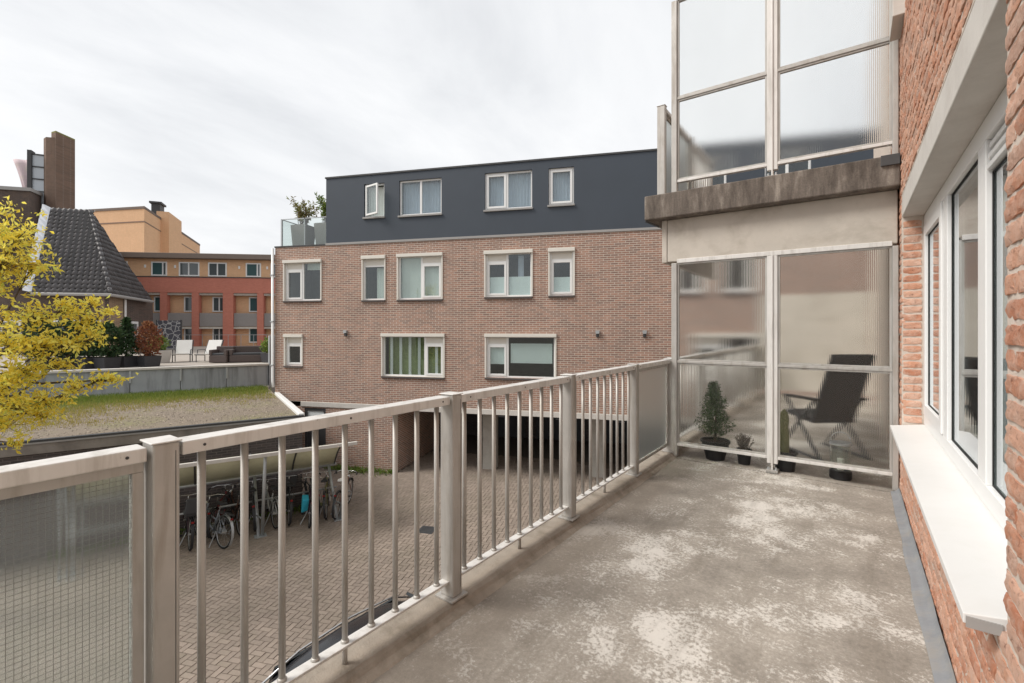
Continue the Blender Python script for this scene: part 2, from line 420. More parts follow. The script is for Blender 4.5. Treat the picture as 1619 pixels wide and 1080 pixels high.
def paver_mesh(jit):
    h, l_ = .0500, .1020
    t = .005
    p = MB()
    p.add([(-l_,-h,-.03),(l_,-h,-.03),(l_,h,-.03),(-l_,h,-.03),(-l_+t,-h+t,jit),(l_-t,-h+t,-jit),(l_-t,h-t,jit),(-l_+t,h-t,0)],
          [(4,5,6,7),(0,1,5,4),(1,2,6,5),(2,3,7,6),(3,0,4,7)])
    return p
pvm = [paver_mesh(j).mesh('paver', PAVER) for j in (0., .002, -.002)]
rest = MB()
nearest = 0
for dd, x, y, vert in pv:
    py_ = 520+745*4.95/dd; px_ = 809.5+745*(x*.8105+y*.5858)/dd
    seen = 225 < px_ < 720 and py_ < 1100
    rz = R(22.15+90*vert); zz_ = random.uniform(-.002, .003)
    if seen and nearest < 300:
        nearest += 1; inst('paver', random.choice(pvm), court, (x, y, zz_), (random.uniform(-.012,.012), random.uniform(-.012,.012), rz+random.uniform(-.015,.015)))
    else:
        rest.M = Matrix.Translation((x, y, zz_)) @ Matrix.Rotation(rz+random.uniform(-.015,.015), 4, 'Z')
        rest.cur = random.random(); q = paver_mesh(0); rest.add(q.v, q.f)
o = rest.build('paving', PAVER, court); o['kind'] = 'stuff'
DRAIN = thing('drain_cover', 'small dark square drain cover set in the courtyard paving', 'drain cover', (-8.49, 8.17, .006), 22)
MB().box(-.2,.2,-.2,.2,-.02,.004).build('frame', DGREY, DRAIN)
for k in range(5): MB().box(-.16,.16,-.16+k*.07,-.12+k*.07,.0045,.012).build('slat', DKTRIM, DRAIN)

# ------------------------------------------------------------------ own balcony slab
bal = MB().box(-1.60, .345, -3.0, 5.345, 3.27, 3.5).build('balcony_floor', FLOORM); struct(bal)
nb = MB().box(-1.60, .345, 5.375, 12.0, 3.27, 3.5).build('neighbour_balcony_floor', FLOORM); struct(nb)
jt = MB().box(-1.60, .30, 5.345, 5.375, 3.30, 3.488).build('expansion_joint', DGREY); struct(jt)
t = thing('balcony_kerb', 'low concrete kerb carrying the balcony railing posts', 'kerb', (-1.7, 1.2, 3.27))
def kerb(y0, y1):
    n = max(2, int((y1-y0)/.25)); m = MB()
    prof = [(-1.81,3.27),(-1.81,3.545),(-1.80,3.552),(-1.668,3.549),(-1.648,3.541),(-1.634,3.522),(-1.612,3.506),(-1.595,3.496),(-1.595,3.27)]
    vs = []
    for i in range(n+1):
        y = y0+(y1-y0)*i/n
        for k, (x, z) in enumerate(prof):
            j = .004 if 2 < k < 7 else 0
            vs.append((x+random.uniform(-j, j), y, z+random.uniform(-j, j)*.5))
    P = len(prof)
    fs = [(i*P+k, (i+1)*P+k, (i+1)*P+(k+1)%P, i*P+(k+1)%P) for i in range(n) for k in range(P)]
    fs += [tuple(range(P)), tuple(reversed(range(n*P, (n+1)*P)))]
    return m.add(vs, fs)
kerb(-3.0, 5.36).build('kerb_stone', UPST, t, True, smooth=False)
kerb(5.37, 12.0).build('kerb_stone', UPST, t, True)

# ------------------------------------------------------------------ railings
WIREM = pm('dull wire', (.22, .215, .20), .6, .2)
def baluster(x, y, z0, z1, r=.0125):
    m = MB(); m.lathe([(r,z0),(r,z1)], 10, (x,y,0)); m.lathe([(r+.005,z0),(r+.005,z0+.006),(r,z0+.012)], 10, (x,y,0)); return m
def railing(label, x, zk, posts, bays, support=True, loc=None):
    """posts: y positions; bays[i] fills the gap posts[i]..posts[i+1]"""
    T = thing('balcony_railing', label, 'railing', loc or (x, posts[0], zk))
    top = zk+1.052
    for y in posts:
        m = MB(); m.box(x-.035, x+.055, y-.035, y+.035, zk+.012, top+.006)
        p = m.build('post', ALU, T, True, bevel=.006)
        MB().box(x-.04, x+.060, y-.040, y+.040, top+.0065, top+.0115).build('post_cap', ALUW, p, True, bevel=.002)
        MB().box(x-.05, x+.075, y-.06, y+.06, zk+.001, zk+.012).build('foot_plate', ALU, p, True, bevel=.002)
        MB().box(x+.0551, x+.0556, y+.0225, y+.0245, zk+.05, top-.02).build('groove', DGREY, p, True)
    for i, b in enumerate(bays):
        y0, y1 = posts[i]+.045, posts[i+1]-.045
        h = MB().box(x-.035, x+.045, y0, y1, top-.042, top).build('handrail', ALUW, T, True, bevel=.004)
        for k in range(3):
            yy = y0+.05+k*(y1-y0-.1)/2+random.uniform(-.02,.02)
            MB().tube([(x+.0448, yy, top-.02), (x+.0472, yy, top-.02)], .0045, 8).build('bolt', DKTRIM, h, True)
        if b == 'bars':
            MB().box(x-.022, x+.028, y0-.012, y1+.012, zk+.080, zk+.092).build('bottom_rail', ALUW, T, True, bevel=.002)
            n = 9; ys = [posts[i]+.114+(posts[i+1]-posts[i]-.212)*k/(n-1) for k in range(n)]
            for yy in ys: baluster(x, yy, zk+.0925, top-.043).build('baluster', ALU, T, True, smooth=True)
            if support:
                ym = ys[n//2]
                MB().lathe([(.011, zk+.001),(.011, zk+.0795)], 10, (x, ym, 0)).build('support_stud', ALU, T, True, smooth=True)
        else:
            fr = MB(); M_ = b[1]
            fr.box(x-.012, x+.018, y0, y1, zk+.070, zk+.100); fr.box(x-.012, x+.018, y0, y1, top-.075, top-.0425)
            fr.box(x-.012, x+.018, y0, y0+.028, zk+.100, top-.075); fr.box(x-.012, x+.018, y1-.028, y1, zk+.100, top-.075)
            fo = fr.build('pane_frame', ALU, T, True, bevel=.002)
            MB().box(x, x+.006, y0+.026, y1-.026, zk+.098, top-.073).build('pane', M_, fo, True)
            if len(b) > 2:
                wm = MB(); a0, a1, c0, c1 = y0+.028, y1-.028, zk+.10, top-.075
                yy = a1-.006
                while yy > a0:
                    wm.box(x+.0066, x+.0074, yy-.0005, yy+.0005, c0, c1); yy -= .0145
                z_ = c0+.006
                while z_ < c1:
                    wm.box(x+.0062, x+.0070, a0, a1, z_-.0006, z_+.0006); z_ += .0145
                wo_ = wm.build('wire_mesh', WIREM, fo, True); wo_['kind'] = 'stuff'
    return T
railing('weathered aluminium balcony railing with round bars in the foreground', -1.72, 3.55,
        [-1.35, .538, 1.82, 3.085, 4.36, 5.43], [('pane', WIRED, 1), 'bars', 'bars', 'bars', ('pane', REEDY)])
railing('neighbouring railing seen blurred through the privacy screen', -1.72, 3.55,
        [5.56, 6.8, 8.05, 9.3, 10.55, 11.8], ['bars', 'bars', 'bars', 'bars', ('pane', REEDY)], False)

# ------------------------------------------------------------------ privacy screens
def ribbed(x0, x1, y, z0, z1):
    m = MB(); n = int((x1-x0)/.015*8); vs = []
    for i in range(n+1):
        x = x0+(x1-x0)*i/n; yy = y-.003-.0002*math.cos(2*math.pi*i/8)
        vs += [(x, yy, z0), (x, yy, z1)]
    m.add(vs, [(2*i, 2*i+2, 2*i+3, 2*i+1) for i in range(n)])
    m.quad((x1,y+.003,z0),(x0,y+.003,z0),(x0,y+.003,z1),(x1,y+.003,z1)); return m
def screen(label, y, zb, loc, glass=REEDX):
    T = thing('privacy_screen', label, 'screen', loc)
    xl, xm0, xm1, xr = -1.665, -.705, -.610, .330
    zt = zb+2.19; z1 = zb+.135; zc = zb+1.08
    a = MB().box(xl, xl+.060, y-.035, y+.035, zb+.01, zt); pa = a.build('post', ALU, T, True, bevel=.004)
    c = MB().box(xr-.042, xr, y-.035, y+.035, zb+.01, zt).build('post', ALU, T, True, bevel=.004)
    m = MB(); m.box(xm0, xm0+.040, y-.028, y+.028, zb+.09, zt); m.box(xm1-.040, xm1, y-.028, y+.028, zb+.09, zt); m.box(xm0+.040, xm1-.040, y-.040, y+.040, zb+.03, zt)
    m = m.build('post', ALUW, T, True, bevel=.003)
    MB().box(xm0-.005, xm1+.005, y-.055, y+.055, zb, zb+.03).build('foot_plate', ALU, m, True, bevel=.003)
    for q in (-1, 1): MB().tube([(xm0+.0475+q*.035, y-.04, zb+.03), (xm0+.0475+q*.035, y-.04, zb+.055)], .009, 6).build('bolt', STEEL, m, True)
    MB().box(xl+.060, xr-.042, y-.03, y+.03, zt+.0005, zt+.045).build('top_rail', ALUW, T, True, bevel=.003)
    for (x0, x1) in ((xl+.060, xm0), (xm1, xr-.042)):
        for z0, z2 in ((z1+.03, zc-.014), (zc+.014, zt)):
            fr = MB(); M = Matrix(); fr.ring(x0+.001, x1-.001, z0, z2, .018, y-.016, y+.016)
            f = fr.build('pane_frame', ALU, T, True, bevel=.002)
            ribbed(x0+.017, x1-.017, y, z0+.016, z2-.016).build('pane', glass, f, True, smooth=True)
        MB().box(x0, x1, y-.026, y+.026, zc-.0135, zc+.0135).build('cross_rail', ALU, T, True, bevel=.003)
        MB().box(x0, x1, y-.026, y+.026, z1, z1+.0295).build('bottom_rail', ALUW, T, True, bevel=.003)
    return T
screen('tall aluminium privacy screen of reeded glass between the two balconies', 5.42, 3.5, (-.66, 5.42, 3.5))

# ------------------------------------------------------------------ upper balcony
UB = thing('upper_balcony', 'concrete balcony one floor up with blackened slab edge', 'balcony', (-.8, 5.25, 6.19))
MB().box(-1.93, .335, 5.25, 7.75, 6.19, 6.462).build('slab', STAIN, UB, True, bevel=.012)
MB().box(-1.715, .325, 5.40, 5.58, 5.712, 6.189).build('beam', CONC, UB, True, bevel=.008)
MB().box(-1.775, -1.718, 5.395, 7.75, 5.706, 6.189).build('edge_beam', CONC, UB, True, bevel=.006)
MB().tube([(-1.925,5.27,6.185),(-1.80,5.37,6.12)], .012, 6).build('drip_pipe', DKTRIM, UB, True)
MB().box(.20, .332, 5.225, 5.2495, 6.37, 6.462).build('edge_bracket', DKTRIM, UB, True, bevel=.004)
screen('upper privacy screen of reeded glass seen against the sky', 5.42, 6.465, (-.66, 5.42, 6.465), REEDU)
railing('upper floor railing with side glass behind the upper screen', -1.80, 6.463, [5.44, 6.58, 7.66], [('pane', REEDY), 'bars'], False)

# ------------------------------------------------------------------ own house wall with bricks and window
HW = thing('brick_house_wall', 'orange red brick wall of the house with a long white window', 'house', (.34, 3.5, 0))
Y0, Y1, ZS, ZL = 1.84, 5.23, 4.10, 5.905
m = MB()
for a in ((.3435,.62,-4,12,0,ZS-.02), (.3435,.62,-4,Y0,ZS-.02,10.2), (.3435,.62,Y1,12,ZS-.02,10.2), (.3435,.62,Y0,Y1,ZL+.185,10.2)): m.box(*a)
m.build('mortar_wall', MORTAR, HW, True)
CB = .0665; LB = .222
def brick_mesh(length, height, deepn=.03, j=.0022):
    m = MB(); nx = 8 if length > .15 else 5; nz = 4
    def P(i, k):
        x = length*i/nx; z = height*k/nz
        y = random.uniform(-j, j) + random.choice((0, 0, 0, 0, .005))
        edge = (i in (0, nx)) + (k in (0, nz))
        y += .0022*edge + (.002 if edge == 2 else 0)
        x += random.uniform(-.002,.002) if i not in (0, nx) else random.uniform(-.003,.003)
        z += random.uniform(-.0025,.0025)
        return (x, y, z)
    vs = [P(i, k) for k in range(nz+1) for i in range(nx+1)]; n = nx+1
    fs = [(k*n+i, k*n+i+1, (k+1)*n+i+1, (k+1)*n+i) for k in range(nz) for i in range(nx)]
    ed = [i for i in range(n)]+[k*n+nx for k in range(1, nz+1)]+[nz*n+i for i in range(nx-1, -1, -1)]+[k*n for k in range(nz-1, 0, -1)]
    b0 = len(vs); k_ = len(ed)
    vs += [vs[q] for q in ed]+[(vs[q][0], deepn, vs[q][2]) for q in ed]
    for q in range(k_):
        r = (q+1) % k_; fs.append((b0+r, b0+q, b0+k_+q, b0+k_+r))
    m.add(vs, fs); return m
LONG = [brick_mesh(.209, .0515) for _ in range(7)]
SHORT = [brick_mesh(.100, .0515) for _ in range(5)]
REV = [brick_mesh(.118, .0515) for _ in range(5)]
WB = []                                                # (size on screen, builder, location, rz)
def course(z, ya, yb, off):
    y = yb - off
    while y > ya:
        short = random.random() < .22
        ln = .111 if short else LB
        lo = max(y-ln+.012, ya)
        real = y-lo
        if real > .05:
            b = SHORT if short or real < .16 else LONG
            sc_ = real/(.100 if b is SHORT else .209)
            ctr = (.338, (y+lo)/2, z+.027)
            WB.append((ctr, b, (.3370+random.uniform(-.003,.003), y, z), R(-90), sc_, False))
        y -= ln
row = 0; z = 3.5+.012
while z < 9.4:
    off = (0, .111, .055)[row % 2] + random.uniform(-.01, .01)
    if z < ZS-.055: course(z, .6, 6.6, off)
    elif z < ZL+.17:
        course(z, 1.0, Y0, 0 if row % 2 else .111-LB+.111+.0)
        course(z, Y1, 6.6, 0 if row % 2 else .0)
    else: course(z, 1.0, 6.6, off)
    row += 1; z += CB
z = 4.155
while z < ZL-.05:
    WB.append(((.41, Y1, z+.027), REV, (.352+random.uniform(-.002,.002), Y1-.007, z), 0., 1., True)); z += CB
def scr(ctr):
    d = depth(ctr)
    if d < .4: return 0
    px = 809.5+745*(ctr[0]*.8105+ctr[1]*.5858)/d; py = 520-745*(ctr[2]-4.95)/d
    if not (0 < px < 1640 and -20 < py < 1100): return 0
    return 1/d if ctr[1] < 5.35 else .01/d
WB.sort(key=lambda q: -scr(q[0])*(1.6 if q[5] else 1))
joined = MB()
bm_ = {id(b): [x.mesh('brick', HBRICK, True) for x in b] for b in (LONG, SHORT, REV)}
for k, (ctr, b, loc, rz, sc_, _) in enumerate(WB):
    if k < 298:
        l = W[HW].inverted() @ Vector(loc)
        inst('brick', random.choice(bm_[id(b)]), HW, l, (0, random.uniform(-.012,.012), rz), (sc_, 1, 1))
    else:
        joined.M = Matrix.Translation(loc) @ Matrix.Rotation(rz, 4, 'Z') @ Matrix.Diagonal((sc_, 1, 1, 1))
        joined.cur = random.random(); q = random.choice(b); joined.add(q.v, q.f)
jb = joined.build('brickwork', HBRICK, HW, True, smooth=True); jb['kind'] = 'stuff'

MB().box(.343, .60, Y0+.002, Y1-.002, ZL, ZL+.183).build('lintel', LINT, HW, True, bevel=.006)
# sloping sill slab that stands out of the wall
m = MB()
m.add([(.262,Y0+.055,4.088),(.60,Y0+.055,4.10),(.60,5.215,4.10),(.262,5.215,4.088),(.262,Y0+.055,4.118),(.492,Y0+.055,4.150),(.492,5.215,4.150),(.262,5.215,4.118),(.60,Y0+.055,4.150),(.60,5.215,4.150)],
      [(0,3,2,1),(4,5,6,7),(5,8,9,6),(0,4,7,3),(1,2,9,8),(0,1,8,5,4),(3,7,6,9,2)])
m.build('window_sill', SILLM, HW, True, bevel=.003)
MB().box(.268, .345, Y0+.050, Y0+.0545, 4.080, 4.112).build('sill_end_cap', TRIMG, HW, True)
WN = MB()
WN.box(.485,.57,Y0+.003,Y1-.01,4.152,4.245); WN.box(.485,.57,Y0+.003,Y1-.01,5.80,ZL-.003)
for a, b in ((Y0+.003,1.93), (2.97,3.13), (4.04,4.20), (5.145,Y1-.01)): WN.box(.485,.57,a,b,4.245,5.80)
win = WN.build('window_frame', WHITE, HW, True, bevel=.004)
def ysash(y0, y1, z0, z1, wd, x0, x1, name, mat=WHITE):
    m = MB(); m.box(x0,x1,y0,y0+wd,z0,z1); m.box(x0,x1,y1-wd,y1,z0,z1); m.box(x0,x1,y0+wd,y1-wd,z0,z0+wd); m.box(x0,x1,y0+wd,y1-wd,z1-wd,z1)
    return m.build(name, mat, win, True, bevel=.004)
ysash(4.205, 5.14, 4.25, 5.795, .085, .474, .55, 'casement_sash')
ysash(4.289, 5.056, 4.334, 5.711, .007, .494, .4995, 'gasket', RUB)
MB().box(.500,.506,4.292,5.053,4.337,5.708).build('pane', PANE, win, True)
ysash(3.131, 4.039, 4.246, 5.799, .009, .506, .5125, 'gasket', RUB)
MB().box(.513,.519,3.135,4.035,4.25,5.795).build('pane', PANE, win, True)
ysash(1.931, 2.969, 4.246, 5.655, .009, .506, .5125, 'gasket', RUB)
MB().box(.513,.519,1.935,2.965,4.25,5.65).build('pane', PANE, win, True)
for k in range(3): MB().box(.488+.004*k,.530,1.935,2.965,5.662+k*.048,5.685+k*.048).build('vent_slat', WHITE, win, True, bevel=.003)
MB().box(.5305,.556,1.935,2.965,5.66,5.797).build('vent_back', DKTRIM, win, True)
rm = MB(); x0, x1, y0, y1, z0, z1 = .621, 4.2, .8, 6.4, 3.55, 6.15
rm.add([(x0,y0,z0),(x1,y0,z0),(x1,y1,z0),(x0,y1,z0),(x0,y0,z1),(x1,y0,z1),(x1,y1,z1),(x0,y1,z1)], [(0,1,2,3),(4,7,6,5),(0,4,5,1),(1,5,6,2),(2,6,7,3)])
rm.build('room', ROOM, HW, True)
MB().box(.572,.85,Y0,Y1,4.15,4.18).build('inner_sill', WHITE, HW, True)
# upper floor sill end that shows at the top of the picture
MB().box(.262,.346,4.88,5.30,7.47,9.5).build('upper_wall_panel', LINT, HW, True, bevel=.005)
GT = thing('lead_flashing', 'grey lead flashing strip along the foot of the brick wall', 'flashing', (.32, 3, 3.5))
n = 40; vs = []
for i in range(n+1):
    y = -2.5+(5.36+2.5)*i/n; w_ = random.uniform(-.006,.006)
    for k, (x, z) in enumerate(((.268+w_,3.5025),(.274+w_,3.509),(.290,3.513),(.312,3.520),(.329,3.545),(.331,3.560))): vs.append((x+random.uniform(-.002,.002), y, z+random.uniform(-.0015,.0015)))
MB().add(vs, [(i*6+k, i*6+k+1, (i+1)*6+k+1, (i+1)*6+k) for i in range(n) for k in range(5)]).build('strip', LEAD, GT, True, smooth=True)
for y in (): MB().box(.250,.331,y-.035,y+.035,3.5135,3.5225).build('lap', LEAD, GT, True, bevel=.004)
# ------------------------------------------------------------------ opposite brick building
AB = thing('brick_apartment_building', 'red brick apartment block with a dark grey clad top floor', 'building', (FO[0], FO[1], 0), 22.15)
def wall_holes(x0, x1, z0, z1, holes, rev=.16, y=0.):
    xs = sorted({x0, x1, *[h[0] for h in holes], *[h[1] for h in holes]}); zs = sorted({z0, z1, *[h[2] for h in holes], *[h[3] for h in holes]})
    xs = [q for q in xs if x0 <= q <= x1]; zs = [q for q in zs if z0 <= q <= z1]
    m = MB()
    for i in range(len(xs)-1):
        for k in range(len(zs)-1):
            cx, cz = (xs[i]+xs[i+1])/2, (zs[k]+zs[k+1])/2
            if any(h[0] < cx < h[1] and h[2] < cz < h[3] for h in holes): continue
            m.quad((xs[i],y,zs[k]),(xs[i+1],y,zs[k]),(xs[i+1],y,zs[k+1]),(xs[i],y,zs[k+1]))
    for a, b, c, d in holes:
        m.quad((a,y,c),(a,y,d),(a,y+rev,d),(a,y+rev,c)); m.quad((b,y,c),(b,y+rev,c),(b,y+rev,d),(b,y,d))
        m.quad((a,y,c),(a,y+rev,c),(b,y+rev,c),(b,y,c)); m.quad((a,y,d),(b,y,d),(b,y+rev,d),(a,y+rev,d))
    return m
DEPTHB, XR = 11.0, 19.5
up = dict(W1=(3.66,4.44,8.84,10.0), W2=(5.0,6.55,8.82,10.02), W3=(8.06,9.64,8.83,10.04), W4=(10.17,10.97,8.86,10.03), U5=(13.9,15.4,8.84,10.03), U6=(16.4,17.6,8.84,10.03))
mid = dict(A=(.40,1.92,5.97,7.38), B=(3.60,4.44,5.95,7.42), C=(4.95,6.55,5.95,7.44), D=(8.08,9.62,5.99,7.42), E=(10.20,10.96,6.0,7.42), X1=(13.95,14.75,6.0,7.42), X2=(15.25,16.15,6.0,7.42))
low = dict(F=(.43,1.14,3.60,4.68), G=(4.36,6.62,3.32,4.72), H=(8.10,10.38,3.36,4.72), X3=(14.5,16.2,3.4,4.74))
wall_holes(0, XR, 2.32, 7.93, list(mid.values())+list(low.values())).build('wall', BRICKF, AB)
m = wall_holes(0, 4.85, 0, 2.15, [(1.24,2.12,.0,2.10)])
m.quad((4.85,0,0),(4.85,4.2,0),(4.85,4.2,2.25),(4.85,0,2.25)); m.build('ground_floor_wall', BRICKF, AB)
m = MB(); m.quad((0,0,0),(0,0,7.93),(0,DEPTHB,7.93),(0,DEPTHB,0)); m.quad((XR,0,0),(XR,DEPTHB,0),(XR,DEPTHB,7.93),(XR,0,7.93)); m.quad((0,DEPTHB,0),(0,DEPTHB,7.93),(XR,DEPTHB,7.93),(XR,DEPTHB,0))
m.build('side_wall', BRICKF, AB)
ROOFM = pm('grey roofing felt', (.16, .16, .165), .9, var=.15)
MB().box(.05, XR-.05, .05, DEPTHB-.05, 7.80, 7.90).build('terrace_roof', ROOFM, AB)
MB().box(-.02, 2.12, -.025, .12, 7.931, 7.985).build('coping', DKTRIM, AB, bevel=.004)
MB().box(-.02, .12, .121, DEPTHB, 7.931, 7.985).build('coping', DKTRIM, AB)
MB().box(2.13, XR, -.035, .02, 7.931, 8.005).build('trim_strip', TRIMG, AB)
m = wall_holes(2.15, XR, 8.006, 10.30, list(up.values()), .12, -.02)
m.quad((2.15,-.02,8.006),(2.15,-.02,10.3),(2.15,DEPTHB,10.3),(2.15,DEPTHB,8.006)); m.quad((XR,-.02,8.006),(XR,DEPTHB,8.006),(XR,DEPTHB,10.3),(XR,-.02,10.3))
m.build('cladding', SLATE, AB)
MB().box(2.12, XR+.03, -.05, DEPTHB, 10.301, 10.355).build('roof_edge', DKTRIM, AB)
for x in (2.55, 12.25, 12.68):
    v = MB().lathe([(.06,0),(.06,.13)], 12, (x, .9, 10.356)); v.lathe([(.11,.131),(.13,.15),(.11,.24),(.03,.27)], 12, (x, .9, 10.356)); v.build('roof_vent', DKTRIM, AB, smooth=False)
# beam, pillars and the dark carport behind
MB().box(1.10, XR, -.03, .25, 2.151, 2.318).build('beam', LINT, AB, bevel=.006)
MB().box(4.85, XR, .251, 6.2, 2.26, 2.31).build('carport_ceiling', CONC, AB)
PILL = pm('pale pillar paint', (.42, .40, .36), .8, var=.12, dirt=(.25, .22, .2), dscale=3)
for x in (7.62, 11.4, 15.2): MB().box(x, x+.45, 1.15, 1.6, -.02, 2.255).build('pillar', PILL, AB, bevel=.01)
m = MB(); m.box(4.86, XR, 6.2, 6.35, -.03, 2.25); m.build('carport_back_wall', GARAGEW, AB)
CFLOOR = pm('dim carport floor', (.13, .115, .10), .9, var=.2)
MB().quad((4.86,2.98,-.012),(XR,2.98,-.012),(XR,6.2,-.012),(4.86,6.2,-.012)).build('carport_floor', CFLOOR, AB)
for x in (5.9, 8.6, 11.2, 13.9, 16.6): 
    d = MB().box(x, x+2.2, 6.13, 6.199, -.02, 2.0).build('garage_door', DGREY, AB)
    MB().box(x+.9, x+1.3, 6.10, 6.129, .9, .94).build('handle', STEEL, d)
d = MB().ring(1.245, 2.115, 0, 2.095, .09, .02, .10).build('door', DKTRIM, AB)
MB().box(1.335, 2.025, .055, .08, .09, 1.72).build('door_leaf', DKTRIM, d)
MB().box(1.335, 2.025, .05, .085, 1.72, 1.78).build('transom', DKTRIM, d)
MB().box(1.336, 2.024, .06, .066, 1.782, 2.004).build('pane', FROST, d)
m = MB(); m.box(1.15, 2.2, .17, 1.4, 0, 2.12); m.build('entrance_hall', DARKROOM, AB)

BLIND = pm('white blind', (.80, .83, .80), .8, var=.05, scale=2)
CURT = pm('pale blue curtain', (.52, .56, .68), .8, var=.12, scale=5)
GREENR = pm('greenish drape', (.36, .42, .20), .9, var=.35, scale=9)  # green reflected in the glass, put into the colour of an added sheet
BSILL = pm('dark stone sill', (.10, .085, .08), .8, var=.2)
def win_part(key, h, y, cols, sill=None, box_=True, trim=WHITE, extras=(), sash=()):
    a, b, c, d = h; yf = y+.07
    f = MB().ring(a, b, c, d, .055, yf, yf+.07)
    xs = [a+(b-a)*q for q in cols]
    for x in xs: f.box(x-.035, x+.035, yf, yf+.07, c+.055, d-.055)
    fr = f.build('window', trim, AB, bevel=.004)
    ed = [a+.055]+[q for x in xs for q in (x-.035, x+.035)]+[b-.055]
    bays = [(ed[2*i], ed[2*i+1]) for i in range(len(ed)//2)]
    for i, (p, q) in enumerate(bays):
        z0, z1 = c+.056, d-.056
        kind = sash[i] if i < len(sash) else ''
        if 'v' in kind:                                   # ventilation board above
            MB().box(p+.001, q-.001, yf+.01, yf+.05, z1-.20, z1-.001).build('vent_panel', CREAM, fr, bevel=.004)
            MB().box(p+.001, q-.001, yf-.002, yf+.055, z1-.25, z1-.201).build('transom', trim, fr)
            z1 -= .252
        if 's' in kind:
            MB().ring(p+.001, q-.001, z0, z1, .065, yf-.02, yf+.05).build('sash', trim, fr, bevel=.004)
            p += .066; q -= .066; z0 += .065; z1 -= .065
        if 'o' in kind: continue
        MB().box(p, q, yf+.025, yf+.032, z0, z1).build('pane', PANE, fr)
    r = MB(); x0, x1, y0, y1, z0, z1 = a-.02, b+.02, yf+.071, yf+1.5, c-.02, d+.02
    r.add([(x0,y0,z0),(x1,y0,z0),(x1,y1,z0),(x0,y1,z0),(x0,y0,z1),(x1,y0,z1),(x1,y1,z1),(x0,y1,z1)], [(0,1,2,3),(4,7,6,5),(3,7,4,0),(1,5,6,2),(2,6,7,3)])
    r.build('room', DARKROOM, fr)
    MB().box(a-.03, b+.03, y-.06, y+.069, c-.06, c-.002).build('sill', sill or BSILL, fr, bevel=.005)
    if box_:
        MB().box(a-.045, b+.045, y-.075, y+.06, d-.035, d+.075).build('shutter_box', CREAM, fr, bevel=.006)
        for p in (a-.04, b-.005): MB().box(p, p+.045, y-.03, y+.069, c, d-.036).build('guide_rail', CREAM, fr)
    for e_ in extras: e_(fr, a, b, c, d, yf)
    return fr
def curtain(x0, x1, z0, z1, mat, name='curtain', off=.16, fold=.05):
    def go(fr, a, b, c, d, yf):
        m = MB(); p, q = a+(b-a)*x0, a+(b-a)*x1; n = max(2, int((q-p)/fold))
        for k in range(n):
            s_ = p+(q-p)*k/n; e_ = p+(q-p)*(k+1)/n; o1 = .015*(k % 2); o2 = .015*((k+1) % 2)
            m.quad((s_,yf+off+o1,c+(d-c)*z0),(e_,yf+off+o2,c+(d-c)*z0),(e_,yf+off+o2,c+(d-c)*z1),(s_,yf+off+o1,c+(d-c)*z1))
        m.build(name, mat, fr)
    return go
def slats(x0, x1, n, mat):
    def go(fr, a, b, c, d, yf):
        for k in range(n):
            p = a+(b-a)*(x0+(x1-x0)*(k+.5)/n)
            MB().box(p-.05, p+.05, yf+.045, yf+.06, c+.06, d-.06).build('shutter_slat', mat, fr)
    return go
def opened(side):
    def go(fr, a, b, c, d, yf):
        M = Matrix.Translation((a+.05, yf-.02, 0)) @ Matrix.Rotation(R(-24), 4, 'Z')
        s_ = MB(M).ring(0, b-a-.12, c+.06, d-.06, .06, -.03, .02).build('open_sash', WHITE, fr, bevel=.004)
        MB(M).box(.06, b-a-.18, -.008, -.002, c+.12, d-.12).build('pane', PANE, fr)
    return go
SW = -.02
win_part('W1', up['W1'], SW, (), TRIMG, False, extras=(opened(1), curtain(.05,.95,.05,.95,BLIND)), sash=('o',))
win_part('W2', up['W2'], SW, (.5,), TRIMG, False, extras=(curtain(.03,.97,.04,.97,CURT),), sash=('', ''))
win_part('W3', up['W3'], SW, (.47,), TRIMG, False, extras=(curtain(.03,.97,.04,.97,CURT),), sash=('s', ''))
win_part('W4', up['W4'], SW, (), TRIMG, False, extras=(curtain(.05,.95,.05,.97,CURT),), sash=('s',))
win_part('U5', up['U5'], SW, (.5,), TRIMG, False); win_part('U6', up['U6'], SW, (.5,), TRIMG, False)
win_part('A', mid['A'], 0, (.48,), sash=('vs', ''), extras=(curtain(.52,.98,.8,.97,BLIND),))
win_part('B', mid['B'], 0, (), sash=('v',), extras=(curtain(.5,.95,.04,.78,BLIND),))
win_part('C', mid['C'], 0, (.53,), sash=('', 'vs'), extras=(curtain(.03,.97,.03,.97,BLIND,'blind',.12,.3),))
win_part('D', mid['D'], 0, (.47,), sash=('vs', ''), extras=(curtain(.05,.44,.06,.46,FROST,'frosted_film',.06,.6), curtain(.5,.97,.04,.46,FROST,'frosted_film',.06,.6), curtain(.68,.8,.46,.95,CURT)))
win_part('E', mid['E'], 0, (), sash=('vs',), extras=(curtain(.08,.92,.06,.42,FROST,'frosted_film',.06,.6),))
win_part('X1', mid['X1'], 0, (), sash=('vs',)); win_part('X2', mid['X2'], 0, (), sash=('vs',))
win_part('F', low['F'], 0, (), sash=('vs',))
win_part('G', low['G'], 0, (.69,), sash=('', 'vs'), extras=(slats(.05,.66,4,WHITE), slats(.78,.95,1,WHITE), curtain(.03,.97,.03,.97,GREENR,'reflection',.25,.12)))
win_part('H', low['H'], 0, (.31,), sash=('vs', ''), extras=(curtain(.35,.95,.35,.82,FROST,'frosted_film',.06,.8), curtain(.04,.28,.32,.75,FROST,'frosted_film',.06,.6)))
win_part('X3', low['X3'], 0, (.5,), sash=('vs', ''))
